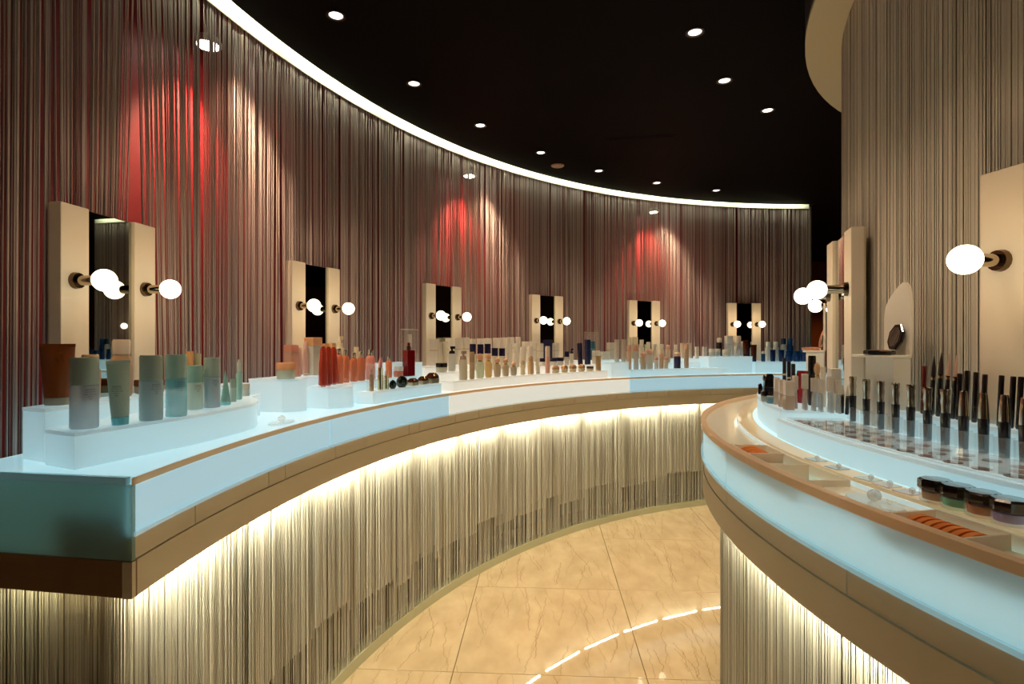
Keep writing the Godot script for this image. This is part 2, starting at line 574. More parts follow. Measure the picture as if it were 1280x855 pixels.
func left_counter() -> void:
	var o := thing("display_counter", "long curved display counter with glowing acrylic top and tan fascia", "counter", P(3.45, 40, 0))
	var tan_ := mat("dccdb0", 0.45)
	var under := mat("d8ccb0", 0.7)
	for k in 4:
		var t0: float = SEGS[k]; var t1: float = SEGS[k + 1]
		var poly := ring(3.285, 3.69, t0, t1)
		if k == 0:
			var q := PackedVector2Array()
			for i in 21: q.append(plan(3.69, lerpf(end_deg(3.69) + 0.05, t1, i / 20.0)))
			for i in 21: q.append(plan(3.285, lerpf(t1, end_deg(3.285) + 0.2, i / 20.0)))
			poly = q
		wpart("top_light_panel", slab(poly, TOP - 0.014, TOP), glow(TOPGLOW[k], 0.58, "a8a8a8", 0.12), o)
		wpart("front_light_panel", arc(3.286, 3.296, t0 + 0.12, t1 - 0.02, 0.934, TOP - 0.0145), glow(FRONTGLOW[k], 0.66, "b0b0b0", 0.3), o)
		wpart("edge_strip", arc(3.282, 3.2845, t0, t1, TOP - 0.0135, TOP), mat("ffe8cc", 0.3, 0.0, 1.0), o)
		wpart("glowing_glass_rail", arc(3.280, 3.296, t0 + 0.1, t1 - 0.1, 0.926, 0.934), glow(FRONTGLOW[k], 0.42, "c0c8c8", 0.05), o)  # plain glass rail; its cyan reflection is put in as emission
	# upper fascia: separate panels, the lower band carries on below a fine groove
	var a := -2.2
	var i := 0
	while a < 90.8:
		var w: float = [3.6, 5.6, 1.5, 5.2][i % 4]
		var b := minf(a + w, 90.9)
		wpart("fascia_panel", arc(3.2865, 3.30, a + 0.03, b - 0.03, 0.881, 0.926), tan_, o)
		a = b
		i += 1
	for k in 4: wpart("lower_band", arc(3.284, 3.302, SEGS[k], SEGS[k + 1], 0.8105, 0.879), tan_, o)
	var bf := PackedVector2Array()
	for k in 61: bf.append(plan(3.69, lerpf(end_deg(3.69) + 0.3, 90.9, k / 60.0)))
	for k in 61: bf.append(plan(3.303, lerpf(90.9, end_deg(3.303) + 0.4, k / 60.0)))
	wpart("body_floor", slab(bf, 0.872, 0.88), under, o)
	# end face
	var p0 := plan(3.284, -2.3); var p1 := plan(3.695, end_deg(3.695))
	var dir := (p1 - p0).normalized()
	var inn := Vector2(-dir.y, dir.x)
	if inn.y < 0: inn = -inn
	var face := func(s0: float, s1: float, back0: float, back1: float) -> PackedVector2Array:
		var len := p0.distance_to(p1)
		return PackedVector2Array([p0 + dir * s0 + inn * back0, p0 + dir * (len - s1) + inn * back0, p0 + dir * (len - s1) + inn * back1, p0 + dir * s0 + inn * back1])
	wpart("end_panel", slab(face.call(0.001, 0.0, 0.001, 0.009), 0.881, TOP - 0.014), mat("a4bcb6", 0.18, 0.0, 1.25), o)
	wpart("end_strip", slab(face.call(0.014, 0.0, 0.0, 0.012), TOP - 0.013, TOP), mat("bfe4e8", 0.2, 0.0, 0.6), o)
	wpart("end_band", slab(face.call(0.002, 0.0, 0.0, 0.014), 0.8105, 0.879), mat("8a6840", 0.45), o)
	wpart("bracket", slab(face.call(0.012, 0.25, 0.03, 0.05), 0.881, 0.965), mat("5a5040", 0.7), o)
	# tubes under the lip
	var n := 14
	for k in n:
		var t0 := lerpf(-1.6, 90.4, float(k) / n) + 0.5
		var t1 := lerpf(-1.6, 90.4, float(k + 1) / n) - 0.5
		wpart("light_tube", arc(3.310, 3.322, t0, t1, 0.8125, 0.8245), glow("fbf8d6", 5.0), o)
		var mid := (t0 + t1) / 2
		area(o, P(3.316, mid, 0.8115), Vector3.DOWN * 1.0 + (P(1, mid, 0) - P(0, mid, 0)) * 0.15, Vector2(2 * 3.31 * sin(deg_to_rad(t1 - t0) / 2), 0.014), Color(1.0, 0.98, 0.86), 0.20)
	# cords below, in layers of unequal length, over a dark recess
	var white := [Color(0.78, 0.73, 0.60), Color(0.83, 0.78, 0.66), Color(0.71, 0.65, 0.53), Color(0.76, 0.71, 0.61)]
	for k in 4:
		var t0: float = SEGS[k] + (0.9 if k == 0 else 0.0); var t1: float = SEGS[k + 1]
		var st := begin()
		add_strings(st, 3.342, t0 - (0.35 if k > 0 else 0.0), t1 + 0.1, 0.0072, 0.045, 0.872, 0.0022, 0.0042, white, [], 0.8, 0.004)
		wpart("front_cords", st.commit(), cord_material(), o).set_meta("kind", "stuff")
		st = begin()
		var t := t0 - (0.2 if k > 0 else 0.0)
		while t < t1:
			var w := rng.randf_range(1.0, 4.5)
			var e := minf(t + w, t1)
			var dense := rng.randf() < 0.35
			add_strings(st, 3.337 if dense else 3.352, t, e, 0.0028 if dense else 0.0033, rng.randf_range(0.20, 0.30), 0.872, 0.0024, 0.0038, white, [], 0.1, 0.002)
			t = e
		wpart("short_cords", st.commit(), cord_material(), o).set_meta("kind", "stuff")
		st = begin()
		add_strings(st, 3.385, t0 - (0.35 if k > 0 else 0.0), t1 + 0.1, 0.0062, 0.045, 0.872, 0.002, 0.004, white, [], 0.9, 0.006)
		add_strings(st, 3.362, t0 - (0.2 if k > 0 else 0.0), t1 + 0.1, 0.0034, 0.27, 0.872, 0.0026, 0.0038, white, [], 0.0, 0.001)
		wpart("rear_cords", st.commit(), cord_material(), o).set_meta("kind", "stuff")
		wpart("kerb", arc(3.338, 3.40, t0, t1, 0.0, 0.045), mat("bcb794", 0.25), o)
	var st2 := begin()
	var q0 := p0 + dir * 0.06 + inn * 0.045; var q1 := p1 + inn * 0.045
	add_string_line(st2, q0, q1, 0.0042, 0.03, 0.86, 0.0022, 0.004, white)
	add_string_line(st2, q0 + inn * 0.02, q1 + inn * 0.02, 0.006, 0.03, 0.86, 0.0022, 0.004, white)
	wpart("end_cords", st2.commit(), cord_material(), o).set_meta("kind", "stuff")
	wpart("recess_back", arc(3.66, 3.68, 0.0, 90.8, 0.0, 0.87), mat("8a7e66", 0.8), o)
	wpart("recess_end", slab(face.call(0.12, 0.0, 0.10, 0.12), 0.0, 0.87), mat("8a7e66", 0.8), o)
	var me := (p0 + p1) / 2 + inn * 0.032
	area(o, Vector3(me.x, 0.85, -me.y), Vector3.DOWN, Vector2(0.012, 0.36), Color(1.0, 0.97, 0.78), 0.10)

# ---------------------------------------------------------------- island counter
func island() -> void:
	var o := thing("island_counter", "round island counter with glowing front and recessed tray channel", "counter", P(1.82, 30, 0))
	var tan_ := mat("dccdb0", 0.45)
	var peach := mat("f4dcc0", 0.2, 0.0, 1.0, 0.6)
	var cuts := [-48.0, -21.0, 6.0, 22.0, 50.0, 78.0, 106.0]
	for k in 6:
		var t0: float = cuts[k]; var t1: float = cuts[k + 1]
		wpart("ledge_panel", arc(1.888, 1.935, t0, t1, TOP - 0.022, TOP), peach, o)
		wpart("top_light_panel", arc(1.62, 1.888, t0, t1, TOP - 0.012, TOP), glow("b4ecf6", 0.75, "a8a8a8", 0.12), o)
		wpart("light_strip", arc(1.9352, 1.938, t0, t1, TOP - 0.0138, TOP - 0.006), glow("c8f2f6", 0.45), o)
		wpart("edge_strip", arc(2.036, 2.052, t0, t1, TOP - 0.0155, TOP), mat("ffe8cc", 0.3, 0.0, 1.0), o)
		wpart("front_light_panel", arc(2.036, 2.045, t0 + 0.04, t1 - 0.04, 0.934, TOP - 0.0155), glow("8ed8e8", 0.16, "d8e4e4", 0.3) if false else island_panel(), o)
		wpart("glowing_glass_rail", arc(2.036, 2.052, t0 + 0.1, t1 - 0.1, 0.926, 0.934), glow("9cdcea", 0.35, "c0c8c8", 0.05), o)  # emission stands in for the reflection along this glass
		wpart("lower_band", arc(2.030, 2.046, t0, t1, 0.8105, 0.879), tan_, o)
		var n := 2
		for i in n:
			var a := lerpf(t0, t1, float(i) / n) + 0.04; var b := lerpf(t0, t1, float(i + 1) / n) - 0.04
			wpart("fascia_panel", arc(2.032, 2.0435, a, b, 0.881, 0.926), tan_, o)
	for q in [[-48.0, -19.85], [-9.25, -4.05], [6.35, 50.0], [50.0, 106.0]]:
		wpart("channel_floor", arc(1.9352, 2.036, q[0], q[1], TOP - 0.022, TOP - 0.014), mat("e8dccc", 0.06, 0.0, 1.0, 0.5), o)
	wpart("body_floor", slab(ring(1.62, 2.03, -48, 106), 0.872, 0.88), mat("e8e8e4", 0.7), o)
	wpart("body_back", slab(ring(1.62, 1.63, -48, 106), 0.88, TOP - 0.012), mat("e8e8e4", 0.7), o)
	var a := -46.0
	while a < 104.0:
		var mid := a + 5.0
		area(o, P(1.80, mid, 0.955), P(1, mid, 0.35) - P(0, mid, 0), Vector2(0.30, 0.08), Color(0.48, 0.87, 1.0), 0.034)
		area(o, P(1.93, mid, 0.884), Vector3.UP, Vector2(0.30, 0.10), Color(1.0, 0.86, 0.70), 0.018)  # added warm row of lamps, brightens the ledge and trays from below
		a += 10.0
	for k in 16:
		var t0 := lerpf(-46, 104, k / 16.0) + 0.3; var t1 := lerpf(-46, 104, (k + 1) / 16.0) - 0.3
		wpart("light_tube", arc(2.006, 2.018, t0, t1, 0.8125, 0.8245), glow("fbf8d6", 5.0), o)
		var mid := (t0 + t1) / 2
		area(o, P(2.012, mid, 0.8115), Vector3.DOWN - (P(1, mid, 0) - P(0, mid, 0)) * 0.15, Vector2(2 * 2.02 * sin(deg_to_rad(t1 - t0) / 2), 0.014), Color(1.0, 0.98, 0.86), 0.12)
	var white := [Color(0.76, 0.72, 0.58), Color(0.81, 0.77, 0.64), Color(0.71, 0.66, 0.54), Color(0.75, 0.71, 0.60)]
	for k in 6:
		var st := begin()
		add_strings(st, 1.989, cuts[k], cuts[k + 1], 0.0034, 0.045, 0.872, 0.0026, 0.004, white, [], 0.15, 0.002, true, true)
		add_strings(st, 1.980, cuts[k], cuts[k + 1], 0.0034, 0.045, 0.872, 0.0026, 0.004, white, [], 0.15, 0.002, true, true)
		wpart("base_cords", st.commit(), cord_material(), o).set_meta("kind", "stuff")
		wpart("kerb", arc(1.94, 1.995, cuts[k], cuts[k + 1], 0.0, 0.045), mat("bcb794", 0.25), o)
	wpart("recess_back", arc(1.945, 1.965, -48, 106, 0.046, 0.87), mat("b8ae8c", 0.8), o)

func island_panel() -> StandardMaterial3D:
	if mats.has("island_panel"): return mats["island_panel"]
	var m := glow("7fd2e6", 0.10, "e6f0f0", 0.3)
	m.backlight_enabled = true
	m.backlight = Color(1, 1, 1)
	mats["island_panel"] = m
	return m

func column() -> void:
	var o := thing("round_column", "broad round column wrapped in pale hanging cords under a ring soffit", "column", Vector3(CX, 0, -CD), 0.0, "", "")
	var core := PackedVector2Array()
	for i in 96: core.append(Vector2(CX, CD) + Vector2.from_angle(TAU * i / 96) * 1.587)
	wpart("core", slab(core, 0.0, CEIL), mat("c8bca4", 0.7), o)
	wpart("soffit_ring", arc(1.60, 1.72, -179.9, 179.9, 2.345, 2.36, 3.0), mat("b4a98c", 0.6), o)
	wpart("soffit_fascia", arc(1.705, 1.72, -179.9, 179.9, 2.36, CEIL, 3.0), mat("17110e", 0.5), o)
	var st := begin()
	var pale := [Color(0.64, 0.585, 0.48), Color(0.67, 0.61, 0.51), Color(0.61, 0.55, 0.46)]
	for k in 2: add_strings(st, 1.604 - 0.008 * k, -70.0, 110.0, 0.0028, TOP + 0.001, 2.40, 0.0032, 0.0044, pale, [], 0.12, 0.003, true, true)
	wpart("cords", st.commit(), cord_material(), o).set_meta("kind", "stuff")

# ---------------------------------------------------------------- vanity mirrors with globe lamps
func mirror_unit(label: String, at: Vector3, turn: float, height: float, group: String) -> void:
	# local frame: x along the wall, z out of the wall
	var o := thing("vanity_mirror", label, "mirror", at, turn, group)
	var white := mat("e8dcc8", 0.5)
	var W := 0.31; var m := 0.15; var dp := 0.040
	var sw := (W - m) / 2
	part("backing_board", block(W - 0.004, height - 0.004, 0.02), mat("cfc0a4", 0.6), o, Vector3(0, 0.002, -dp + 0.012))
	part("mirror_glass", block(m - 0.001, height - 0.006, 0.006), mat("b8bcb4", 0.015, 1.0), o, Vector3(0, 0.003, -0.012))
	for s in [-1, 1]:
		part("side_panel", block(sw, height, 0.032, 0.0, 0.0015), white, o, Vector3(s * (m + sw) / 2, 0, -0.016))
		var arm := part("lamp_arm", tube_between(Vector3.ZERO, Vector3(0, 0, 0.052), 0.0125, 0.0125, circle16), mat("b8a890", 0.08, 1.0), o, Vector3(s * (m + sw) / 2, 0.407, 0.002))
		part("rosette", tube_between(Vector3(0, 0, -0.002), Vector3(0, 0, 0.009), 0.021, 0.019, circle16), mat("705c48", 0.15, 1.0), arm)
		var ball := SphereMesh.new()
		ball.radius = 0.0275; ball.height = 0.055; ball.radial_segments = 24; ball.rings = 12
		var b := part("light_bulb", ball, glow("fff0cc", 5.0), arm, Vector3(0, 0, 0.076))
		var l := OmniLight3D.new()
		l.name = "bulb_light"
		b.add_child(l)
		l.light_color = Color(1.0, 0.82, 0.60)
		l.light_energy = 0.0145
		l.light_size = 0.025
		l.omni_range = 12.0
		l.shadow_enabled = true

func mirrors() -> void:
	var said := ["beside the teal skincare bottles", "above the orange bottles", "with red reflected light, behind the pale cartons", "behind the navy jars and cartons", "behind the peach-capped slim bottles", "behind the blue bottles and white cartons"]
	for k in 6:
		var mid := 5.05 + 15.3 * k
		var p := P(3.665 - 0.003, mid, TOP + 0.001)
		mirror_unit("narrow vanity mirror with two globe bulbs " + said[k], p, -deg_to_rad(mid) + PI / 2, 0.595, "vanity mirrors")
	for k in 3:
		var mid := -8.4 + 27.3 * k
		var p := P(1.652, mid, TOP + 0.001)
		mirror_unit("vanity mirror with two globe bulbs on the round column " + ["beside the pencils", "beside the open black compact", "at its far side"][k], p, -deg_to_rad(mid) - PI / 2, 0.579, "vanity mirrors")

func ceiling_lamps() -> void:
	for i in 8:
		var t := 5.3 + 9.75 * i
		downlight("downlight", P(3.335, t, CEIL), nth(i) + " recessed ceiling lamp above the curved counter edge, counted from the first mirror", 0.30, 36, Color(1.0, 0.86, 0.72), "ceiling lamps above the curved counter")
	for i in 5:
		var t := 1.6 + 13.05 * i
		downlight("downlight", P(2.098, t, CEIL), nth(i) + " recessed ceiling lamp above the island edge, counted from the pencils", 0.36, 40, Color(1.0, 0.86, 0.72), "ceiling lamps above the island")
	for p in [Vector2(3.4, 7.3), Vector2(4.6, 7.3)]:  # added lamps out of view, there to brighten the brown wall
		downlight("downlight", Vector3(p.x, CEIL, -p.y), ("added unseen lamp brightening the distant brown wall, near the string wall" if p.x < 4.0 else "added unseen lamp brightening the distant brown wall, behind the column"), 1.3, 50, Color(1.0, 0.66, 0.35), "added lamps brightening the brown wall")

# ---------------------------------------------------------------- acrylic steps on the counters
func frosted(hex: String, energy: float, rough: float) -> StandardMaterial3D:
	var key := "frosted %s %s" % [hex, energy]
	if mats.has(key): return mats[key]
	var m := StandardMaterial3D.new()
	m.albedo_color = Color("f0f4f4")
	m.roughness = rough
	m.emission_enabled = true  # emission painted in to boost the counter light rising through the acrylic
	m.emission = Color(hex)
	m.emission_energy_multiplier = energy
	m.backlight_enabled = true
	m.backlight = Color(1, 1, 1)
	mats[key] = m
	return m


func riser(poly: PackedVector2Array, h: float, label: String, tint := "b8e8f4") -> void:
	var c := Vector2.ZERO
	for p in poly: c += p
	c /= poly.size()
	var o := thing("acrylic_riser", label, "display riser", Vector3(c.x, TOP, -c.y), 0.0, "acrylic steps on the counters")
	var st := begin()
	add_slab(st, poly, TOP + 0.0005, TOP + h - 0.008)
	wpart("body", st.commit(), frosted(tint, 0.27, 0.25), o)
	# lid: the outline a hair larger
	var lid := Geometry2D.offset_polygon(poly, 0.0008)
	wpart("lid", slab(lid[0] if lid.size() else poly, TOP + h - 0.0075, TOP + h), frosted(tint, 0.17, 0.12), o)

func path(front: Array, back_r: float) -> PackedVector2Array:
	# front: [px, r] along the front edge; the back follows back_r
	var out := PackedVector2Array()
	for i in front.size() - 1:
		for k in 6:
			var f := k / 6.0
			var r: float = lerpf(front[i][1], front[i + 1][1], f)
			out.append(on_arc(lerpf(front[i][0], front[i + 1][0], f), r))
	out.append(on_arc(front[-1][0], front[-1][1]))
	var a := deg_of(out[0]); var b := deg_of(out[out.size() - 1])
	for k in 13: out.append(plan(back_r, lerpf(b, a, k / 12.0)))
	return out

func smooth_path(pts: Array, back_r: float, skew := 0.0) -> PackedVector2Array:
	var q := []
	for i in pts.size() - 1:
		var p0: Vector2 = pts[maxi(i - 1, 0)]; var p1: Vector2 = pts[i]; var p2: Vector2 = pts[i + 1]; var p3: Vector2 = pts[mini(i + 2, pts.size() - 1)]
		for k in 5: q.append(p1.cubic_interpolate(p2, p0, p3, k / 5.0))
	q.append(pts[-1])
	var out := PackedVector2Array()
	for v in q: out.append(plan(v.y, v.x))
	for k in 13: out.append(plan(back_r, lerpf(q[-1].x, q[0].x + skew, k / 12.0)))
	return out

func risers() -> void:
	# near group: front step swings back to the wall at its far end
	riser(smooth_path([Vector2(-1.15, 3.44), Vector2(1.2, 3.40), Vector2(4.0, 3.36), Vector2(7.5, 3.36), Vector2(9.6, 3.42), Vector2(11.0, 3.50), Vector2(12.2, 3.525)], 3.535, 0.75), 0.074, "glowing low front step carrying the teal skincare bottles", "b8e8f4")
	riser(smooth_path([Vector2(0.0, 3.557), Vector2(4.0, 3.557), Vector2(8.0, 3.557), Vector2(12.2, 3.557)], 3.635, 0.55), 0.113, "glowing rear step carrying the brown tube beside the first mirror", "b8e8f4")
	riser(smooth_path([Vector2(13.6, 3.50), Vector2(14.7, 3.445), Vector2(15.6, 3.50), Vector2(20.0, 3.525), Vector2(24.5, 3.535)], 3.64), 0.12, "tall white step carrying the cream jar with orange lid", "b8e8f4")
	riser(smooth_path([Vector2(15.75, 3.395), Vector2(17.1, 3.34), Vector2(18.4, 3.40), Vector2(20.5, 3.44), Vector2(24.0, 3.45), Vector2(27.9, 3.45)], 3.488), 0.085, "white step carrying the orange bottles with silver caps", "b8e8f4")
	riser(ring(3.315, 3.395, 18.9, 28.2), 0.05, "low curved step carrying lipsticks and dark jars", "b8e8f4")
	riser(ring(3.50, 3.63, 25.2, 29.6), 0.15, "white box step behind the dark red bottle", "b8e8f4")
	riser(ring(3.315, 3.40, 30.0, 55.2), 0.052, "low warm white step carrying bottles with orange ball caps", "fff4e0")
	riser(ring(3.415, 3.50, 30.2, 55.6), 0.092, "warm white middle step carrying the navy-lidded jars", "fff4e0")
	riser(ring(3.51, 3.635, 30.2, 56.0), 0.12, "warm white rear step carrying the pale cartons", "fff4e0")
	riser(ring(3.33, 3.46, 56.1, 59.0), 0.108, "square white box step carrying two pale tubes", "b8e8f4")
	riser(ring(3.315, 3.40, 59.1, 74.6), 0.052, "low bluish step carrying slim bottles with peach caps", "b8e8f4")
	riser(ring(3.415, 3.50, 59.2, 72.0), 0.092, "bluish middle step carrying white-capped bottles", "b8e8f4")
	riser(ring(3.51, 3.635, 56.4, 73.0), 0.12, "bluish rear step carrying tall cream bottles", "b8e8f4")
	riser(ring(3.42, 3.63, 73.4, 80.2), 0.136, "tall bluish step carrying the white jars and brown tube", "b8e8f4")
	riser(ring(3.40, 3.63, 80.5, 90.4), 0.092, "bluish step carrying the blue bottles at the counter's far end", "b8e8f4")
	riser(ring(1.706, 1.885, -40.0, 9.5), 0.052, "long glowing island step carrying mascaras and the eyeshadow palette", "b8e8f4")
	riser(ring(1.668, 1.872, 9.9, 60.0), 0.072, "glowing island step carrying nail lacquers and wedge bottles", "b8e8f4")
	riser(ring(1.664, 1.70, -20.0, 2.9), 0.10, "narrow island step carrying cosmetic pencils", "b8e8f4")

# ---------------------------------------------------------------- products
func spot(px: float, r: float, surf: float, near := false) -> Dictionary:
	var p := on_arc(px, r, near)
	var d := deg_of(p)
	# turned so that local +z looks into the aisle
	return {"at": Vector3(p.x, TOP + surf + 0.0002, -p.y), "turn": -deg_to_rad(d) + (PI / 2 if not near else -PI / 2), "k": p.y / FOCAL}

func item(kind: String, called: String, cat: String, px: float, r: float, surf: float, wpx: float, hpx: float, c: Array, label: String, group := "", near := false) -> Node3D:
	if label.contains("%s"):      # one of a row of look-alikes: count it from a thing one can find
		rows_seen[label] = int(rows_seen.get(label, -1)) + 1
		label = label % nth(rows_seen[label])
	c = c.duplicate()
	for i in c.size():            # pale colours lifted towards white, standing in for glow from the steps below
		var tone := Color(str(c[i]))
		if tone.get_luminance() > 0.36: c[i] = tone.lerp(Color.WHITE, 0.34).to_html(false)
	var s := spot(px, r, surf, near)
	var w: float = wpx * s.k
	var h: float = hpx * s.k
	var o := thing(called, label, cat, s.at, s.turn, group)
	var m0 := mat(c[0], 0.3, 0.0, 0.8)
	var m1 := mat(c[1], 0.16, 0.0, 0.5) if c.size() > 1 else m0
	var R := w / 2
	match kind:
		"bottle":      # cylinder with a wide cap; c = body, cap
			part("body", loft([[0.0, R * 0.93, R * 0.93], [h * 0.02, R, R], [h * 0.60, R, R], [h * 0.615, R * 0.9, R * 0.9]]), m0, o)
			part("cap", loft([[h * 0.615, R * 0.98, R * 0.98], [h * 0.97, R * 0.98, R * 0.98], [h, R * 0.9, R * 0.9]]), m1, o)
		"neck":        # bottle with round shoulder and slim metal cap
			part("body", loft([[0.0, R * 0.92, R * 0.92], [h * 0.03, R, R], [h * 0.72, R, R], [h * 0.80, R * 0.72, R * 0.72], [h * 0.83, R * 0.5, R * 0.5]]), mat(c[0], 0.2, 0.0, 0.9), o)
			var cp := part("cap", loft([[h * 0.83, R * 0.58, R * 0.58], [h * 0.985, R * 0.58, R * 0.58], [h, R * 0.5, R * 0.5]]), mat(c[1], 0.15, 0.9), o)
			part("collar", loft([[h * 0.825, R * 0.62, R * 0.62], [h * 0.84, R * 0.62, R * 0.62]]), mat("d8d4cc", 0.15, 1.0), cp)
		"shoulder":    # oval bottle with a broad rounded shoulder
			part("body", loft([[0.0, R * 0.82, R * 0.6], [h * 0.04, R * 0.9, R * 0.66], [h * 0.45, R, R * 0.7], [h * 0.66, R * 0.92, R * 0.66], [h * 0.74, R * 0.62, R * 0.5]]), m0, o)
			part("cap", loft([[h * 0.74, R * 0.72, R * 0.6], [h * 0.97, R * 0.76, R * 0.62], [h, R * 0.7, R * 0.55]]), m1, o)
		"tube":        # squeeze tube standing on its cap
			part("cap", loft([[0.0, R * 0.72, R * 0.72], [h * 0.12, R * 0.76, R * 0.76], [h * 0.125, R * 0.7, R * 0.7]]), m1, o)
			var b := part("body", loft([[h * 0.127, R * 0.76, R * 0.74], [h * 0.35, R * 0.85, R * 0.68], [h * 0.7, R * 0.95, R * 0.4], [h * 0.95, R, R * 0.10]]), m0, o)
			part("crimp", loft([[h * 0.95, R * 1.01, R * 0.12], [h, R * 1.01, R * 0.10]], square), m0, b)
		"cone":
			part("base_cap", loft([[0.0, R * 0.9, R * 0.9], [h * 0.1, R, R]]), m1, o)
			part("body", loft([[h * 0.1, R, R * 0.95], [h * 0.55, R * 0.55, R * 0.45], [h, R * 0.08, R * 0.06]]), m0, o)
		"jar":
			part("body", loft([[0.0, R * 0.85, R * 0.85], [h * 0.06, R * 0.95, R * 0.95], [h * 0.5, R * 0.97, R * 0.97], [h * 0.56, R * 0.9, R * 0.9]]), mat(c[0], 0.15, 0.0, 0.9), o)
			part("lid", loft([[h * 0.56, R, R], [h * 0.92, R, R], [h, R * 0.94, R * 0.94]]), m1, o)
		"domejar":
			part("body", loft([[0.0, R * 0.8, R * 0.8], [h * 0.1, R * 0.92, R * 0.92], [h * 0.45, R * 0.9, R * 0.9]]), mat(c[0], 0.12, 0.0, 0.9), o)
			part("lid", loft([[h * 0.45, R, R], [h * 0.62, R, R], [h * 0.82, R * 0.86, R * 0.86], [h * 0.95, R * 0.5, R * 0.5], [h, R * 0.1, R * 0.1]]), mat(c[1], 0.2, 0.5), o)
		"pump":
			part("body", loft([[0.0, R * 0.9, R * 0.9], [h * 0.02, R, R], [h * 0.66, R, R], [h * 0.69, R * 0.8, R * 0.8]]), m0, o)
			var col := part("collar", loft([[h * 0.69, R * 0.8, R * 0.8], [h * 0.80, R * 0.72, R * 0.72], [h * 0.81, R * 0.25, R * 0.25], [h * 0.88, R * 0.25, R * 0.25]]), m1, o)
			part("nozzle", block(R * 1.5, h * 0.1, R * 0.55, h * 0.88), m1, col, Vector3(R * 0.3, 0, 0))
		"carton":
			part("body", block(w, h, w * 0.8), mat(c[0], 0.5, 0.0, 0.25), o)
			part("print_band", block(w * 1.004, h * 0.05, w * 0.804, h * 0.55, 0.0002), mat(c[1] if c.size() > 1 else "b8a890", 0.5), o)
			part("lid_flap", block(w * 0.96, 0.0006, w * 0.76, h, 0.0002), mat(c[0], 0.45), o)
		"flute":
			part("body", loft([[0.03 * h, R * 0.62, R * 0.62], [0.06 * h, R, R], [0.55 * h, R * 0.86, R * 0.86], [0.93 * h, R * 0.62, R * 0.62], [h, R * 0.35, R * 0.35]], flute), mat(c[0], 0.18, 0.0, 0.7), o)
			part("foot", loft([[0.0, R * 0.5, R * 0.5], [0.03 * h, R * 0.6, R * 0.6]]), mat(c[1], 0.2, 0.6), o)
		"ball":        # bottle with gold collar and ball stopper; c = body, ball
			part("body", loft([[0.0, R * 0.75, R * 0.75], [h * 0.04, R * 0.85, R * 0.85], [h * 0.4, R, R], [h * 0.58, R * 0.92, R * 0.92], [h * 0.66, R * 0.55, R * 0.55]]), mat(c[0], 0.15, 0.0, 0.9), o)
			part("collar", loft([[h * 0.655, R * 0.5, R * 0.5], [h * 0.73, R * 0.5, R * 0.5]]), mat("d8b070", 0.15, 1.0), o)
			part("stopper", loft([[h * 0.72, R * 0.3, R * 0.3], [h * 0.77, R * 0.62, R * 0.62], [h * 0.86, R * 0.76, R * 0.76], [h * 0.95, R * 0.56, R * 0.56], [h, R * 0.1, R * 0.1]]), mat(c[1], 0.3), o)
		"flask":       # flat square flask with slim neck and ball
			part("body", loft([[0.0, R * 0.96, R * 0.5], [h * 0.015, R, R * 0.54], [h * 0.755, R, R * 0.54], [h * 0.77, R * 0.94, R * 0.48]], square), mat(c[0], 0.1, 0.0, 0.5, 0.5), o)
			part("neck", loft([[h * 0.77, R * 0.34, R * 0.34], [h * 0.90, R * 0.34, R * 0.34]]), mat(c[1], 0.2), o)
			part("stopper", loft([[h * 0.90, R * 0.12, R * 0.12], [h * 0.93, R * 0.25, R * 0.25], [h * 0.97, R * 0.25, R * 0.25], [h, R * 0.08, R * 0.08]]), mat(c[0], 0.15), o)
		"block":       # square bottle with square cap
			part("body", loft([[0.0, R * 0.95, R * 0.75], [h * 0.02, R, R * 0.8], [h * 0.77, R, R * 0.8], [h * 0.785, R * 0.9, R * 0.7]], square), mat(c[0], 0.15, 0.0, 0.9), o)
			part("cap", loft([[h * 0.785, R * 0.98, R * 0.78], [h * 0.98, R * 0.98, R * 0.78], [h, R * 0.94, R * 0.74]], square), mat(c[1], 0.2, 0.0, 0.6), o)
		"lipstick":
			part("base", loft([[0.0, R, R], [h * 0.45, R, R]]), mat(c[0], 0.12, 1.0), o)
			part("sleeve", loft([[h * 0.45, R * 0.82, R * 0.82], [h * 0.68, R * 0.82, R * 0.82]]), mat("e8c890", 0.1, 1.0), o)
			part("bullet", loft([[h * 0.68, R * 0.68, R * 0.68], [h * 0.86, R * 0.68, R * 0.68, 0.0], [h, R * 0.25, R * 0.3, R * 0.2]]), mat(c[1], 0.35), o)
		"pebble":      # low rounded case standing on little feet
			part("case", loft([[h * 0.08, R * 0.8, R * 0.6], [h * 0.3, R, R * 0.8], [h * 0.6, R * 0.95, R * 0.75], [h * 0.85, R * 0.7, R * 0.5], [h, R * 0.15, R * 0.1]]), mat(c[0], 0.12, 0.3, 0.0, 0.6), o)
			part("foot", loft([[0.0, R * 0.6, R * 0.45], [h * 0.09, R * 0.7, R * 0.5]]), mat(c[1], 0.25, 0.6), o)
		"clasp":       # bronze clasp case
			part("base", block(w, h * 0.45, w * 0.7), mat(c[0], 0.3, 0.7), o)
			part("lid", loft([[h * 0.47, R * 0.98, R * 0.68], [h * 0.75, R * 0.9, R * 0.6], [h, R * 0.55, R * 0.3]], square), mat(c[1], 0.25, 0.6), o)
			part("clasp_bead", loft([[h * 0.7, R * 0.14, R * 0.14], [h * 0.82, R * 0.2, R * 0.2], [h * 0.95, R * 0.06, R * 0.06]]), mat("e8b07c", 0.1, 1.0), o, Vector3(-R * 0.35, 0, R * 0.6))
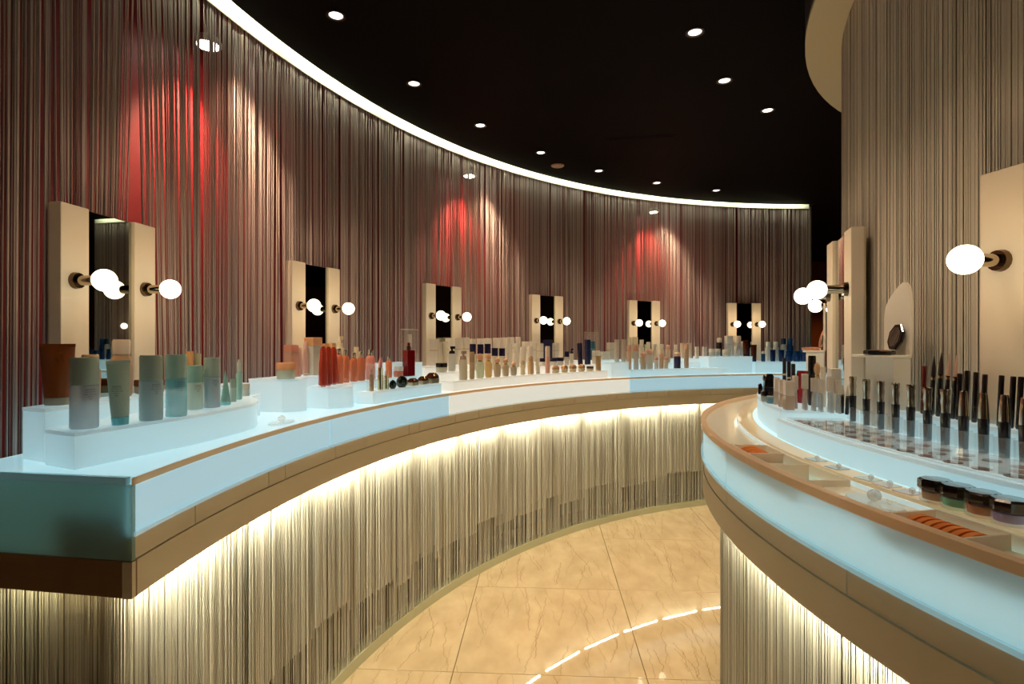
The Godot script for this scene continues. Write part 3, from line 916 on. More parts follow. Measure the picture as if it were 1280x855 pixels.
		"slim":        # slim bottle with a small ball-like cap
			part("body", loft([[0.0, R * 0.92, R * 0.92], [h * 0.02, R, R], [h * 0.70, R, R], [h * 0.74, R * 0.8, R * 0.8]]), m0, o)
			part("cap", loft([[h * 0.74, R * 0.8, R * 0.8], [h * 0.80, R * 0.95, R * 0.95], [h * 0.92, R * 0.95, R * 0.95], [h, R * 0.45, R * 0.45]]), m1, o)
		"wedge":       # flared flat glass bottle with a block cap
			part("glass", loft([[0.0, R * 1.0, R * 0.34], [h * 0.012, R * 1.04, R * 0.38], [h * 0.56, R * 0.62, R * 0.30], [h * 0.58, R * 0.55, R * 0.26]], square), clear(c[2] if c.size() > 2 else "e8f0f0", 0.3), o)
			part("liquid", loft([[h * 0.03, R * 0.90, R * 0.28], [h * 0.5, R * 0.56, R * 0.24]], square), mat(c[0], 0.2, 0.0, 0.9), o)
			part("cap", loft([[h * 0.58, R * 0.80, R * 0.5], [h * 0.6, R * 0.84, R * 0.54], [h * 0.98, R * 0.84, R * 0.54], [h, R * 0.8, R * 0.5]], square), m1, o)
		"lacquer":     # squat nail lacquer with a tall block cap
			part("glass", loft([[0.0, R * 0.96, R * 0.96], [h * 0.03, R, R], [h * 0.46, R, R], [h * 0.49, R * 0.7, R * 0.7]], square), mat(c[0], 0.12, 0.0, 0.6, 0.5), o)
			part("cap", loft([[h * 0.49, R * 0.96, R * 0.96], [h * 0.98, R * 0.96, R * 0.96], [h, R * 0.9, R * 0.9]], square), m1, o)
		"mascara_wave", "mascara_taper":
			part("tube", loft([[0.0, R * 0.8, R * 0.8], [h * 0.01, R * 0.84, R * 0.84], [h * 0.57, R, R]]), mat("130d12", 0.22, 0.0, 0.0, 0.4), o)
			var prof := [[h * 0.57, R * 0.82, R * 0.82], [h * 0.68, R * 0.80, R * 0.80], [h * 0.78, R * 0.98, R * 0.98], [h * 0.86, R * 0.84, R * 0.84], [h * 0.93, R * 1.0, R * 1.0], [h * 0.985, R * 1.0, R * 1.0], [h, R * 0.86, R * 0.86]]
			if kind == "mascara_taper": prof = [[h * 0.57, R * 1.0, R * 1.0], [h * 0.80, R * 0.86, R * 0.86], [h * 0.985, R * 0.66, R * 0.66], [h, R * 0.58, R * 0.58]]
			part("metal_cap", loft(prof), mat("c8bca8", 0.12, 1.0), o)
			var st := begin()
			add_loft(st, [[-0.0001, R * 1.22, R * 1.22], [h * 0.32, R * 1.22, R * 1.22], [h * 0.32, R * 1.12, R * 1.12], [h * 0.01, R * 1.12, R * 1.12]], square)
			part("clear_holder", st.commit(), clear("f0f8f8", 0.05), o)
		"pencil":
			part("barrel", loft([[0.0, R * 0.8, R * 0.8], [h * 0.02, R, R], [h * 0.985, R, R], [h, R * 0.8, R * 0.8]], circle10), mat(c[0], 0.25, 0.0, 0.0, 0.3), o)
			part("end_ring", loft([[h * 0.30, R * 1.04, R * 1.04], [h * 0.32, R * 1.04, R * 1.04]], circle10), mat("8a6a48", 0.2, 0.9), o)
			o.rotate_object_local(Vector3(0, 0, 1), -0.05)
		"brush":
			part("handle", loft([[0.0, R * 0.8, R * 0.8], [h * 0.02, R, R], [h * 0.66, R * 0.9, R * 0.9]], circle10), mat("181012", 0.25, 0.0, 0.0, 0.3), o)
			part("ferrule", loft([[h * 0.60, R * 0.95, R * 0.95], [h * 0.64, R * 0.95, R * 0.95]], circle10), mat("c09060", 0.2, 1.0), o)
			part("tip", loft([[h * 0.66, R * 0.92, R * 0.92], [h * 0.80, R * 0.8, R * 0.8], [h, R * 0.1, R * 0.1]], circle10), mat(c[0], 0.5), o)
			o.rotate_object_local(Vector3(0, 0, 1), -0.07)
		"vial":
			part("glass", loft([[0.0, R * 0.9, R * 0.9], [h * 0.03, R, R], [h * 0.62, R, R], [h * 0.7, R * 0.6, R * 0.6]]), mat(c[0], 0.1, 0.0, 0.9), o)
			part("stopper", loft([[h * 0.7, R * 0.7, R * 0.7], [h * 0.9, R * 0.75, R * 0.75], [h, R * 0.3, R * 0.3]]), m1, o)
	return o

# lettering bent round a bottle of radius R
func lettering(o: Node3D, words: Array, R: float, y: float, size: float, turn: float) -> void:
	var font := SystemFont.new()
	font.font_names = PackedStringArray(["Droid Sans"])
	for i in words.size():
		var tm := TextMesh.new()
		tm.text = words[i]
		tm.font = font
		tm.font_size = 16
		tm.pixel_size = size / 16.0 * (1.0 if i == 0 else 0.72)
		tm.depth = 0.0
		tm.curve_step = 4.0
		var arr := tm.get_mesh_arrays()
		var v: PackedVector3Array = arr[Mesh.ARRAY_VERTEX]
		var nn: PackedVector3Array = arr[Mesh.ARRAY_NORMAL]
		for k in v.size():
			var ang := v[k].x / R + turn
			v[k] = Vector3(sin(ang) * (R + 0.0004), v[k].y + y - i * size * 1.15, cos(ang) * (R + 0.0004))
			nn[k] = Vector3(sin(ang), 0, cos(ang))
		arr[Mesh.ARRAY_VERTEX] = v
		arr[Mesh.ARRAY_NORMAL] = nn
		var am := ArrayMesh.new()
		am.add_surface_from_arrays(Mesh.PRIMITIVE_TRIANGLES, arr)
		part("lettering", am, mat("2c3a40", 0.6), o)

func nth(i: int) -> String:
	return ["first", "second", "third", "fourth", "fifth", "sixth", "seventh", "eighth", "ninth", "tenth", "eleventh", "twelfth", "thirteenth"][i]

func products_near() -> void:
	var g := "skincare on the near steps"
	var s := 0.113
	var t := item("tube", "squeeze_tube", "tube", 72, 3.60, s, 35, 76, ["8e4a1e", "7c6c48"], "brown squeeze tube with gold drawing standing by the striped cords", g)
	t.rotate_object_local(Vector3.UP, -0.85)
	var k := on_arc(72, 3.60).y / FOCAL
	for a in [[-0.30, 0.62, -0.10, 0.84], [-0.10, 0.84, 0.22, 0.86], [0.22, 0.86, 0.34, 0.70], [-0.16, 0.80, -0.02, 0.70], [-0.02, 0.70, 0.06, 0.60], [0.02, 0.74, 0.10, 0.68]]:
		var h := 76 * k; var w := 17.5 * k
		var z0: float = w * lerpf(0.5, 0.12, clampf((a[1] - 0.6) / 0.35, 0, 1)) + 0.0006
		var z1: float = w * lerpf(0.5, 0.12, clampf((a[3] - 0.6) / 0.35, 0, 1)) + 0.0006
		part("gold_line", tube_between(Vector3(a[0] * 2 * w * 0.5, a[1] * h, z0), Vector3(a[2] * 2 * w * 0.5, a[3] * h, z1), 0.0006), mat("e0a050", 0.2, 1.0), t)
	item("shoulder", "amber_bottle", "bottle", 113, 3.605, s, 26, 57, ["a06a3c", "b08448"], "amber bottle with gold cap half hidden behind the first teal bottle", g)
	item("shoulder", "amber_bottle", "bottle", 152, 3.60, s, 29, 71, ["a8713e", "d8b898"], "amber bottle with tall pale peach cap behind the leaning tube", g)
	item("jar", "amber_jar", "jar", 187, 3.595, s, 33, 17, ["8c7040", "7c3c20"], "low amber jar with brown lid under the first mirror", g)
	item("bottle", "amber_bottle", "bottle", 237, 3.60, s, 9, 46, ["a86a2c", "c07020"], "small amber bottle with orange-gold cap behind the short teal bottle", g)
	item("bottle", "olive_bottle", "bottle", 247.5, 3.60, s, 8, 42, ["8c8460", "8c8a58"], "small olive-capped bottle beside the amber one", g)
	s = 0.074
	var words := ["SHISEIDO", "THE SKINCARE", "hydro-balancing", "softener", "light"]
	var rows := [
		["bottle", 105.5, 3.47, 30.5, 88, ["c4d4e0", "8cac9c"], "tall clear lavender-grey bottle with grey-green cap nearest the counter's end", "skincare_bottle"],
		["tube", 150.5, 3.43, 25, 80, ["9cb8a8", "3cc8d8"], "leaning grey-green squeeze tube on a bright turquoise cap", "squeeze_tube"],
		["bottle", 189, 3.409, 26, 81, ["a0c0c8", "8cac9c"], "tall grey-blue bottle with green cap between the leaning tube and turquoise bottle", "skincare_bottle"],
		["bottle", 220.5, 3.395, 24, 77, ["6cd8e4", "88c0b4"], "tall turquoise bottle with sea-green cap", "skincare_bottle"],
		["bottle", 243, 3.44, 19.5, 54.5, ["c8e0d4", "74b8a8"], "short pale milky bottle with green cap", "skincare_bottle"],
		["bottle", 265, 3.42, 19, 62, ["aac4d0", "98b4ac"], "slightly tapering grey bottle right of the short milky bottle", "skincare_bottle"],
	]
	for q in rows:
		var o := item(q[0], q[7], "tube" if q[0] == "tube" else "bottle", q[1], q[2], s, q[3], q[4], q[5], q[6], g)
		if q[1] < 110.0 or absf(q[1] - 220.5) < 1.0:      # these two bodies are clear
			var m := StandardMaterial3D.new()
			m.transparency = BaseMaterial3D.TRANSPARENCY_ALPHA
			m.albedo_color = Color(Color(q[5][0]), 0.55)
			m.roughness = 0.12
			(o.get_node("body") as MeshInstance3D).material_override = m
		var kk := on_arc(q[1], q[2]).y / FOCAL
		var R: float = q[3] * kk / 2
		if q[0] == "tube": R *= 0.80
		lettering(o, words, R, q[4] * kk * (0.55 if q[0] == "bottle" else 0.6), 0.0042 if q[3] > 22 else 0.0034, -0.5)
		if q[0] == "tube":
			o.rotate_object_local(Vector3.UP, -0.7)
			o.rotate_object_local(Vector3(0, 0, 1), 0.03)
	item("cone", "cone_tube", "tube", 282, 3.42, s, 12.5, 43, ["64b0a8", "68d4dc"], "teal cone-shaped tube with pointed tip", g)
	item("bottle", "mini_bottle", "bottle", 291.5, 3.45, s, 7.5, 29, ["88b0a8", "789c94"], "small straight grey-green bottle next to the cone tube", g)
	item("vial", "mini_vial", "vial", 299, 3.475, s, 7, 50, ["78bcb4", "c0ccb8"], "slim teal vial with long pale stopper", g)
	item("jar", "mini_jar", "jar", 307.5, 3.527, s, 9, 15, ["b4c0b0", "b8b8a4"], "tiny pale jar last in the teal row", g)
	# clear oval dish on the counter
	var d := spot(352, 3.335, 0.0)
	var dish := thing("glass_dish", "flat clear glass disc with a knob lying before the white step", "dish", d.at, d.turn)
	part("disc", loft([[0.0, 0.055, 0.028], [0.002, 0.057, 0.030], [0.004, 0.057, 0.030], [0.006, 0.055, 0.028]]), clear("e8f0f0", 0.16), dish)
	part("knob", loft([[0.006, 0.004, 0.004], [0.012, 0.011, 0.011], [0.02, 0.012, 0.012], [0.027, 0.003, 0.003]]), clear("f0f4f4", 0.25), dish)

func products_warm() -> void:
	var g := "orange range on the white steps"
	item("jar", "cream_jar", "jar", 357.5, 3.50, 0.12, 23, 20.5, ["c8cfae", "e8843c"], "cream jar with orange lid on the white step's corner", g)
	item("block", "peach_bottle", "bottle", 364, 3.555, 0.12, 14.5, 40, ["d89c78", "e88058"], "peach bottle with orange cap behind the cream jar", g)
	for q in [[374.0, 3.545, 7.5, 36], [382.0, 3.56, 9.0, 42]]:
		item("flute", "pink_bottle", "bottle", q[0], q[1], 0.12, q[2], q[3], ["e0b0a0", "e0a070"], "%s pale pink tapering bottle counted from the peach bottle", "pale pink tapering bottles")
	item("block", "square_bottle", "bottle", 391.5, 3.55, 0.12, 18, 47, ["c8d4c4", "e09850"], "milky white square bottle with amber block cap", g)
	for q in [[404.0, 3.402, 11.5, 51], [410.5, 3.42, 11.0, 49], [417.0, 3.44, 11.0, 47]]:
		item("flute", "fluted_bottle", "bottle", q[0], q[1], 0.085, q[2], q[3], ["b8402c", "c88060"], "%s fluted red-orange bottle counted from the white square bottle", "fluted red-orange bottles")
	item("block", "amber_stopper_bottle", "bottle", 406, 3.55, 0.12, 9, 38, ["e0b890", "e8a050"], "%s pale square bottle with amber cap behind the fluted bottles", "pale bottles behind the fluted ones")
	item("block", "amber_stopper_bottle", "bottle", 415, 3.555, 0.12, 8, 38, ["e0b890", "e8a050"], "%s pale square bottle with amber cap behind the fluted bottles", "pale bottles behind the fluted ones")
	for q in [[423.5, 3.45, 10.5, 44], [432.0, 3.462, 9.5, 41], [442.0, 3.468, 9.5, 36], [451.5, 3.47, 10.0, 36]]:
		item("neck", "orange_bottle", "bottle", q[0], q[1], 0.085, q[2], q[3], ["cc5824", "e0dcd0"], "%s bright orange bottle with silver cap counted from the fluted bottles", "orange bottles with silver caps")
	item("neck", "pink_bottle", "bottle", 463, 3.47, 0.085, 11.5, 37, ["e08070", "e0dcd0"], "rose pink bottle with silver cap ending the orange row", g)
	item("pump", "cream_bottle", "bottle", 425, 3.565, 0.12, 9, 46, ["e8d4ac", "e8cc98"], "cream pump bottle rising behind the orange bottles", g)
	item("bottle", "cream_bottle", "bottle", 445.5, 3.575, 0.12, 6, 30, ["e8d4ac", "e8cc98"], "small cream bottle behind the last orange bottles", g)
	# lipsticks and dark jars on the low step
	g = "make-up on the low curved step"
	var sp := spot(464.5, 3.345, 0.05)
	var hk: float = sp.k
	var case_ := thing("lipstick_case", "clear acrylic case with a gold lipstick inside", "case", sp.at, sp.turn, g)
	part("clear_wall", block(9.5 * hk, 34 * hk, 8 * hk), clear("f4ecd8", 0.14), case_)
	part("gold_base", loft([[0.001, 0.009, 0.009], [0.05, 0.009, 0.009], [0.052, 0.0075, 0.0075], [0.07, 0.0075, 0.0075]]), mat("c8a060", 0.12, 1.0), case_)
	part("bullet", loft([[0.07, 0.006, 0.006], [0.085, 0.006, 0.006], [0.094, 0.002, 0.003]]), mat("b06a50", 0.4), case_)
	item("lipstick", "lipstick", "lipstick", 475.5, 3.345, 0.05, 7.5, 41, ["c8a868", "d06a64"], "gold lipstick with pink bullet raised", g)
	item("lipstick", "lipstick", "lipstick", 483, 3.345, 0.05, 6.5, 25, ["c8a868", "c89078"], "short gold lipstick with nude bullet", g)
	item("neck", "orange_vial", "bottle", 486, 3.475, 0.085, 8, 26, ["e06828", "e0dcd0"], "small orange flacon with tall silver cap behind the lipsticks", g)
	item("jar", "red_jar", "jar", 498, 3.475, 0.085, 12.5, 13, ["d05030", "e0dcd4"], "red jar with silver lid beside the dark red flask", g)
	item("pebble", "dark_jar", "jar", 491, 3.335, 0.05, 11, 11, ["08201c", "103830"], "smaller glossy black-green round jar", g)
	item("pebble", "dark_jar", "jar", 502.5, 3.345, 0.05, 17, 14.5, ["0a1614", "104038"], "larger glossy black-green round jar", g)
	for q in [[516.0, 13.0, 9.0], [529.0, 12.5, 10.0], [540.5, 15.0, 13.0]]:
		item("clasp", "bronze_case", "case", q[0], 3.355, 0.05, q[1], q[2], ["a08858", "5c3018"], "%s bronze clasp case counted from the dark round jars", "bronze clasp cases")
	item("flask", "red_flask", "bottle", 511, 3.462, 0.085, 15, 42, ["7c0810", "3c0a0c"], "dark red square flask with round stopper", g)
	var sg := spot(512, 3.56, 0.15)
	var sign_ := thing("sign_holder", "clear acrylic sign holder with a small white card above the dark red flask", "sign holder", sg.at, sg.turn)
	part("clear_plate", block(34 * sg.k, 40 * sg.k, 0.004), clear("fff4e0", 0.14), sign_)
	part("top_edge", block(34 * sg.k, 0.003, 0.006, 40 * sg.k), mat("e8d8b8", 0.2, 0.0, 0.6), sign_)
	part("card", block(0.028, 0.07, 0.001, 18 * sg.k), mat("e8e0d4", 0.6), sign_, Vector3(0, 0, 0.004))
	# pale cartons and jars of the warm section
	g = "pale cartons on the rear step"
	var tall := "f4ead4"
	for q in [[543.0, 10.0, 33.0], [562.5, 9.5, 33.0], [573.0, 9.0, 33.0], [581.5, 9.0, 33.0], [590.5, 7.6, 31.0], [600.5, 7.6, 31.0], [610.0, 7.6, 31.0], [620.5, 7.6, 31.0], [629.5, 7.6, 31.0], [638.5, 7.0, 31.0], [647.5, 5.0, 31.0], [656.5, 7.0, 25.0], [665.0, 8.0, 25.0]]:
		var early: bool = q[0] < 585.0
		item("carton", "carton", "carton", q[0], 3.60 if early else 3.59, 0.12, q[1], q[2], [tall, "d8c090"], "%s tall ivory carton counted from the clear sign holder" if early else "%s slim ivory carton counted from the broad ones, behind navy caps", "ivory cartons of the warm section")
	for q in [[550.0, 3.555], [556.5, 3.558]]:
		item("tube", "ivory_tube", "tube", q[0], 3.545, 0.12, 8.5, 30, ["e8dcc0", "d8c8a0"], "%s ivory squeeze tube behind the black-lidded jar", "ivory tubes of the warm section")
	g = "jars and bottles of the warm section"
	item("jar", "cream_jar", "jar", 552, 3.45, 0.092, 14.5, 11.5, ["f0e8c8", "15100c"], "cream jar with flat black lid", g)
	item("pump", "pump_bottle", "bottle", 565, 3.455, 0.092, 9.5, 32, ["dcdcd4", "15101c"], "white bottle with black pump", g)
	for q in [[591.0, 34.0], [600.5, 33.0], [609.5, 33.0], [618.5, 27.0], [627.5, 26.0]]:
		var tallone: bool = q[1] > 30.0
		item("bottle", "navy_lid_bottle", "bottle", q[0], 3.47, 0.092, 8.2, q[1] * 0.95, ["e8dcc0", "1c1440"], "%s " + ("taller" if tallone else "shorter") + " ivory navy-capped bottle counted from the black pump bottle", "ivory bottles with navy caps")
	for q in [[636.0, 30.0], [645.5, 30.0], [653.8, 25.0], [662.5, 25.0]]:
		item("bottle", "clear_bottle", "bottle", q[0], 3.47, 0.092, 7.5, q[1], ["e4dcc8", "f0ead8"], "%s clear white bottle with frosted cap counted from the navy-capped bottles", "clear bottles with frosted caps")
	g = "front row of the warm section"
	item("pump", "flower_bottle", "bottle", 579, 3.34, 0.052, 10.5, 37, ["d8ccac", "a87858"], "cream bottle with beige flower-like pump on the low step's corner", g)
	item("bottle", "wood_bottle", "bottle", 590, 3.345, 0.052, 6.5, 34, ["b09060", "a07848"], "slender wood-brown bottle beside the flower-topped pump bottle", g)
	item("ball", "ball_bottle", "bottle", 600, 3.345, 0.052, 11, 31, ["dce8d0", "d8824a"], "pale green bottle with orange ball stopper", g)
	item("ball", "ball_bottle", "bottle", 610.5, 3.345, 0.052, 10, 30, ["ecc878", "d8824a"], "yellow bottle with orange ball stopper", g)
	item("ball", "ball_bottle", "bottle", 621.5, 3.345, 0.052, 9.5, 24, ["b8a47c", "d08450"], "olive-beige oval bottle with ball stopper next to the yellow one", g)
	item("ball", "ball_bottle", "bottle", 632, 3.345, 0.052, 9, 22, ["c0ac88", "d08450"], "beige oval bottle with ball stopper, middle of the shrinking three", g)
	item("ball", "ball_bottle", "bottle", 642, 3.345, 0.052, 8.5, 17, ["a8a088", "d08450"], "shortest grey-beige oval bottle with ball stopper", g)
	item("vial", "scent_vial", "bottle", 653.5, 3.345, 0.052, 6, 18, ["e8dcb4", "c09858"], "tiny square scent vial with gold top", g)
	item("vial", "scent_vial", "bottle", 663.5, 3.345, 0.052, 7.5, 23, ["c8a068", "b88848"], "tiny amber scent vial with gold top", g)
	var lean := item("tube", "white_tube", "tube", 672.5, 3.345, 0.052, 7, 20, ["ece4d0", "d8ccb0"], "small white tube leaning beside the pink tube", g)
	lean.rotate_object_local(Vector3(0, 0, 1), 0.09)
	item("bottle", "pink_tube", "tube", 684.5, 3.345, 0.052, 6, 34, ["dca088", "e8d0b8"], "tall slender pink bottle with pale cap", g)
	for q in [[694.5, 9.5], [705.5, 8.8], [716.0, 9.5], [727.0, 8.8]]:
		item("domejar", "gold_jar", "jar", q[0], 3.345, 0.052, q[1], 9.5, ["f0dcA8", "d08c50"], "%s honey jar with copper domed lid counted from the pink bottle", "honey jars with copper lids")
	item("jar", "flat_jar", "jar", 737.5, 3.345, 0.052, 9, 6, ["f0e0b8", "5c4c40"], "flat ivory jar with dark lid ending the jar row", g)
	item("tube", "bronze_tube", "tube", 748, 3.345, 0.052, 9, 18.5, ["b08848", "c8a468"], "bronze tube standing at the right end of the warm low step", g)
	g = "navy range behind the copper-lidded jars"
	item("carton", "navy_carton", "carton", 684.5, 3.58, 0.12, 9.5, 26, ["141a48", "1c2860"], "tall navy carton under the fourth mirror", g)
	item("carton", "white_carton", "carton", 694.5, 3.585, 0.12, 7, 22, ["e8dcc4", "c8b894"], "white carton right of the tall navy carton", g)
	item("carton", "white_carton", "carton", 675, 3.585, 0.12, 7, 22, ["e8e0c8", "c8b894"], "white carton left of the tall navy carton", g)
	for q in [679.0, 691.5, 700.0]:
		item("jar", "navy_jar", "jar", q, 3.46, 0.092, 9, 10, ["dcd8d0", "12143c"], "%s low white navy-lidded jar behind the pink bottle and honey jars", "white jars with navy lids")
	item("bottle", "navy_lid_bottle", "bottle", 708.5, 3.465, 0.092, 6, 17, ["dcd4c4", "16123c"], "small white bottle with large navy cap near the honey jars", g)
	item("pump", "pump_bottle", "bottle", 714.5, 3.465, 0.092, 5, 21, ["ece4d0", "1c1828"], "small ivory bottle with dark dropper top", g)
	var nv := item("bottle", "navy_tube", "tube", 725.5, 3.465, 0.092, 6.2, 27, ["140e30", "1c1640"], "dark navy leaning stick with pale tip", g)
	nv.rotate_object_local(Vector3(0, 0, 1), 0.06)
	item("carton", "navy_carton", "carton", 734.5, 3.465, 0.092, 6, 31, ["14184c", "20286c"], "slim upright navy box beside the teal box", g)
	item("carton", "teal_carton", "carton", 740.5, 3.57, 0.12, 5, 23, ["1c6470", "2c7c84"], "slim upright teal box", g)
	item("carton", "white_carton", "carton", 745, 3.46, 0.092, 8, 17, ["ece2cc", "d0c0a0"], "short white box behind the bronze tube", g)
	item("carton", "white_carton", "carton", 755, 3.56, 0.12, 11, 10, ["e0d4b8", "c8b890"], "low stack-like ivory box right of the teal box", g)
	sg = spot(739.5, 3.61, 0.12)
	sign_ = thing("sign_holder", "clear acrylic sign holder rising behind the navy boxes", "sign holder", sg.at, sg.turn)
	part("clear_plate", block(24 * sg.k, 34 * sg.k, 0.004), clear("fff4e0", 0.14), sign_)
	part("top_edge", block(24 * sg.k, 0.003, 0.006, 34 * sg.k), mat("d8b898", 0.2, 0.0, 0.6), sign_)

func products_far() -> void:
	var g := "peach-capped range"
	item("carton", "ivory_carton", "carton", 763.5, 3.575, 0.12, 8, 21, ["d8ccb0", "c0b090"], "ivory carton left of the two pale tubes", g)
	for q in [771.0, 779.5]:
		item("tube", "pale_tube", "tube", q, 3.40, 0.108, 7.5, 28, ["d4c8b4", "d8d0c0"], "%s pale beige tube on the square box step, counted from the ivory carton", "pale tubes on the box step")
	for q in [787.0, 794.0]:
		item("bottle", "cream_bottle", "bottle", q, 3.585, 0.12, 7, 27, ["dccca4", "d8c8a0"], "%s tall cream bottle behind the tallest peach-capped bottles", "tall cream bottles")
	for q in [[802.0, 26.0], [810.5, 23.0], [818.5, 20.0], [827.0, 20.0]]:
		item("shoulder", "white_cap_bottle", "bottle", q[0], 3.48, 0.092, 7.5, q[1] + 3, ["dcd0b0", "f4ecd0"], "%s cream shouldered bottle with white cap, counted from the tall cream bottles", "white-capped cream bottles")
	item("slim", "peach_cap_bottle", "bottle", 835, 3.485, 0.092, 6, 22, ["d0b898", "e0a888"], "tan bottle with pinkish cap right of the white-capped bottles", g)
	item("shoulder", "white_cap_bottle", "bottle", 844.5, 3.485, 0.092, 6.5, 22, ["dcd0b4", "f0e8d0"], "single cream white-capped bottle behind the navy bottle", g)
	for q in [853.0, 861.5]:
		item("tube", "pale_tube", "tube", q, 3.575, 0.12, 7, 19, ["d8c8a8", "d8d0c0"], "%s pale tube on the rear step behind the navy bottle", "pale tubes behind the navy bottle")
	item("carton", "slim_box", "carton", 871, 3.50, 0.12, 4, 14.5, ["dcd0b0", "c8b890"], "slim ivory box left of the white lidded jars", g)
	for q in [[786.0, 31.0, "e0c0a0"], [795.0, 31.0, "d8d8d4"]]:
		item("slim", "peach_cap_bottle", "bottle", q[0], 3.345, 0.052, 6.2, q[1], [q[2], "e89880"], "tallest slim bottle with peach cap at the step's left end, " + ("tan" if q[0] < 790 else "white"), g)
	for q in [[804.0, 7.2, 21.0, "ccb090", "first short beige"], [812.0, 8.0, 24.5, "d8dcd8", "broad white"], [820.5, 5.2, 14.5, "f0ece0", "shortest white"], [826.5, 5.6, 19.0, "c8ac88", "narrow beige"], [832.5, 5.6, 14.5, "e4d8c4", "small pale"], [858.0, 5.8, 30.0, "c8a888", "tall tan last"]]:
		item("slim", "peach_cap_bottle", "bottle", q[0], 3.345, 0.052, q[1], q[2], [q[3], "e8a080"], str(q[4]) + " slim bottle with peach cap on the bluish low step", g)
	item("slim", "navy_bottle", "bottle", 846.5, 3.345, 0.052, 8.4, 20, ["14104c", "e8b898"], "navy bottle with round peach cap", g)
	g = "white range on the far step"
	item("carton", "slim_box", "carton", 880.5, 3.52, 0.136, 4.4, 12, ["e0d8c8", "c8c0b0"], "slim white box nearest the two-lidded jars", g)
	for q in [889.5, 897.0]:
		item("jar", "white_jar", "jar", q, 3.49, 0.136, 7, 9.5, ["c4cfc4", "e4e0d4"], "%s of the touching low pale green jars, counted from the slim box", "pair of pale green jars")
	item("slim", "black_bottle", "bottle", 899, 3.585, 0.136, 7, 23, ["100c14", "e8d8bc"], "black bottle with cream ball cap behind the pale jars", g)
	item("carton", "white_carton", "carton", 910.5, 3.58, 0.136, 7.5, 25, ["dce0dc", "c0c8c8"], "left one of two tall white boxes under the sixth mirror", g)
	item("bottle", "white_cylinder", "bottle", 921, 3.575, 0.136, 10, 25, ["dcdcd8", "e8d8c4"], "broad tall white cylinder under the sixth mirror", g)
	item("jar", "white_jar", "jar", 908, 3.47, 0.136, 10.5, 8.5, ["e0dccc", "e8e4d8"], "low white jar before the tall white boxes", g)
	item("bottle", "white_bottle", "bottle", 920, 3.46, 0.136, 4.8, 13, ["ece4dc", "f0e8e0"], "small slender white bottle before the broad cylinder", g)
	item("shoulder", "white_bottle", "bottle", 928, 3.60, 0.136, 9, 18, ["dcdcd4", "e4e4dc"], "rounded white bottle peeping behind the brown tube", g)
	item("tube", "brown_tube", "tube", 932, 3.48, 0.136, 7.8, 20, ["582410", "4c2010"], "dark brown tube on the tall step beside the mirror", g)
	g = "blue range at the far end"
	item("tube", "blue_brown_tube", "tube", 942, 3.44, 0.092, 8.4, 21, ["542410", "124a84"], "tube with brown upper and blue lower half", g)
	item("slim", "blue_bottle", "bottle", 954, 3.44, 0.092, 4.6, 13, ["12508c", "e0d8c8"], "tiny blue bottle with white cap", g)
	for q in [966.0, 976.8]:
		item("tube", "blue_tube", "tube", q, 3.44, 0.092, 7.4, 14.5, ["0c3068", "0c3c7c"], "%s deep blue tube counted from the tiny blue bottle", "deep blue tubes")
	for q in [986.0, 995.8]:
		item("shoulder", "blue_jar", "bottle", q, 3.43, 0.092, 9, 13, ["0c4484", "0c3c74"], "%s squat round-shouldered blue bottle counted from the deep blue tubes", "squat blue bottles")
	item("bottle", "blue_bottle", "bottle", 1004, 3.44, 0.092, 7.4, 16.5, ["0c4c90", "0c4484"], "straight tall blue bottle at the row's end", g)
	for q in [960.5, 970.0]:
		item("shoulder", "white_round_bottle", "bottle", q, 3.56, 0.092, 8.4, 24, ["d4dcd4", "c8d4d0"], "%s rounded white bottle behind the deep blue tubes, counted from the mirror", "rounded white bottles")
	item("shoulder", "white_round_bottle", "bottle", 979.5, 3.56, 0.092, 8, 28, ["d4dcd4", "14385c"], "rounded white bottle with dark blue top", g)
	item("shoulder", "blue_bottle", "bottle", 987.5, 3.56, 0.092, 8.4, 28, ["0c4888", "1c5894"], "tall shouldered blue bottle behind the squat ones", g)

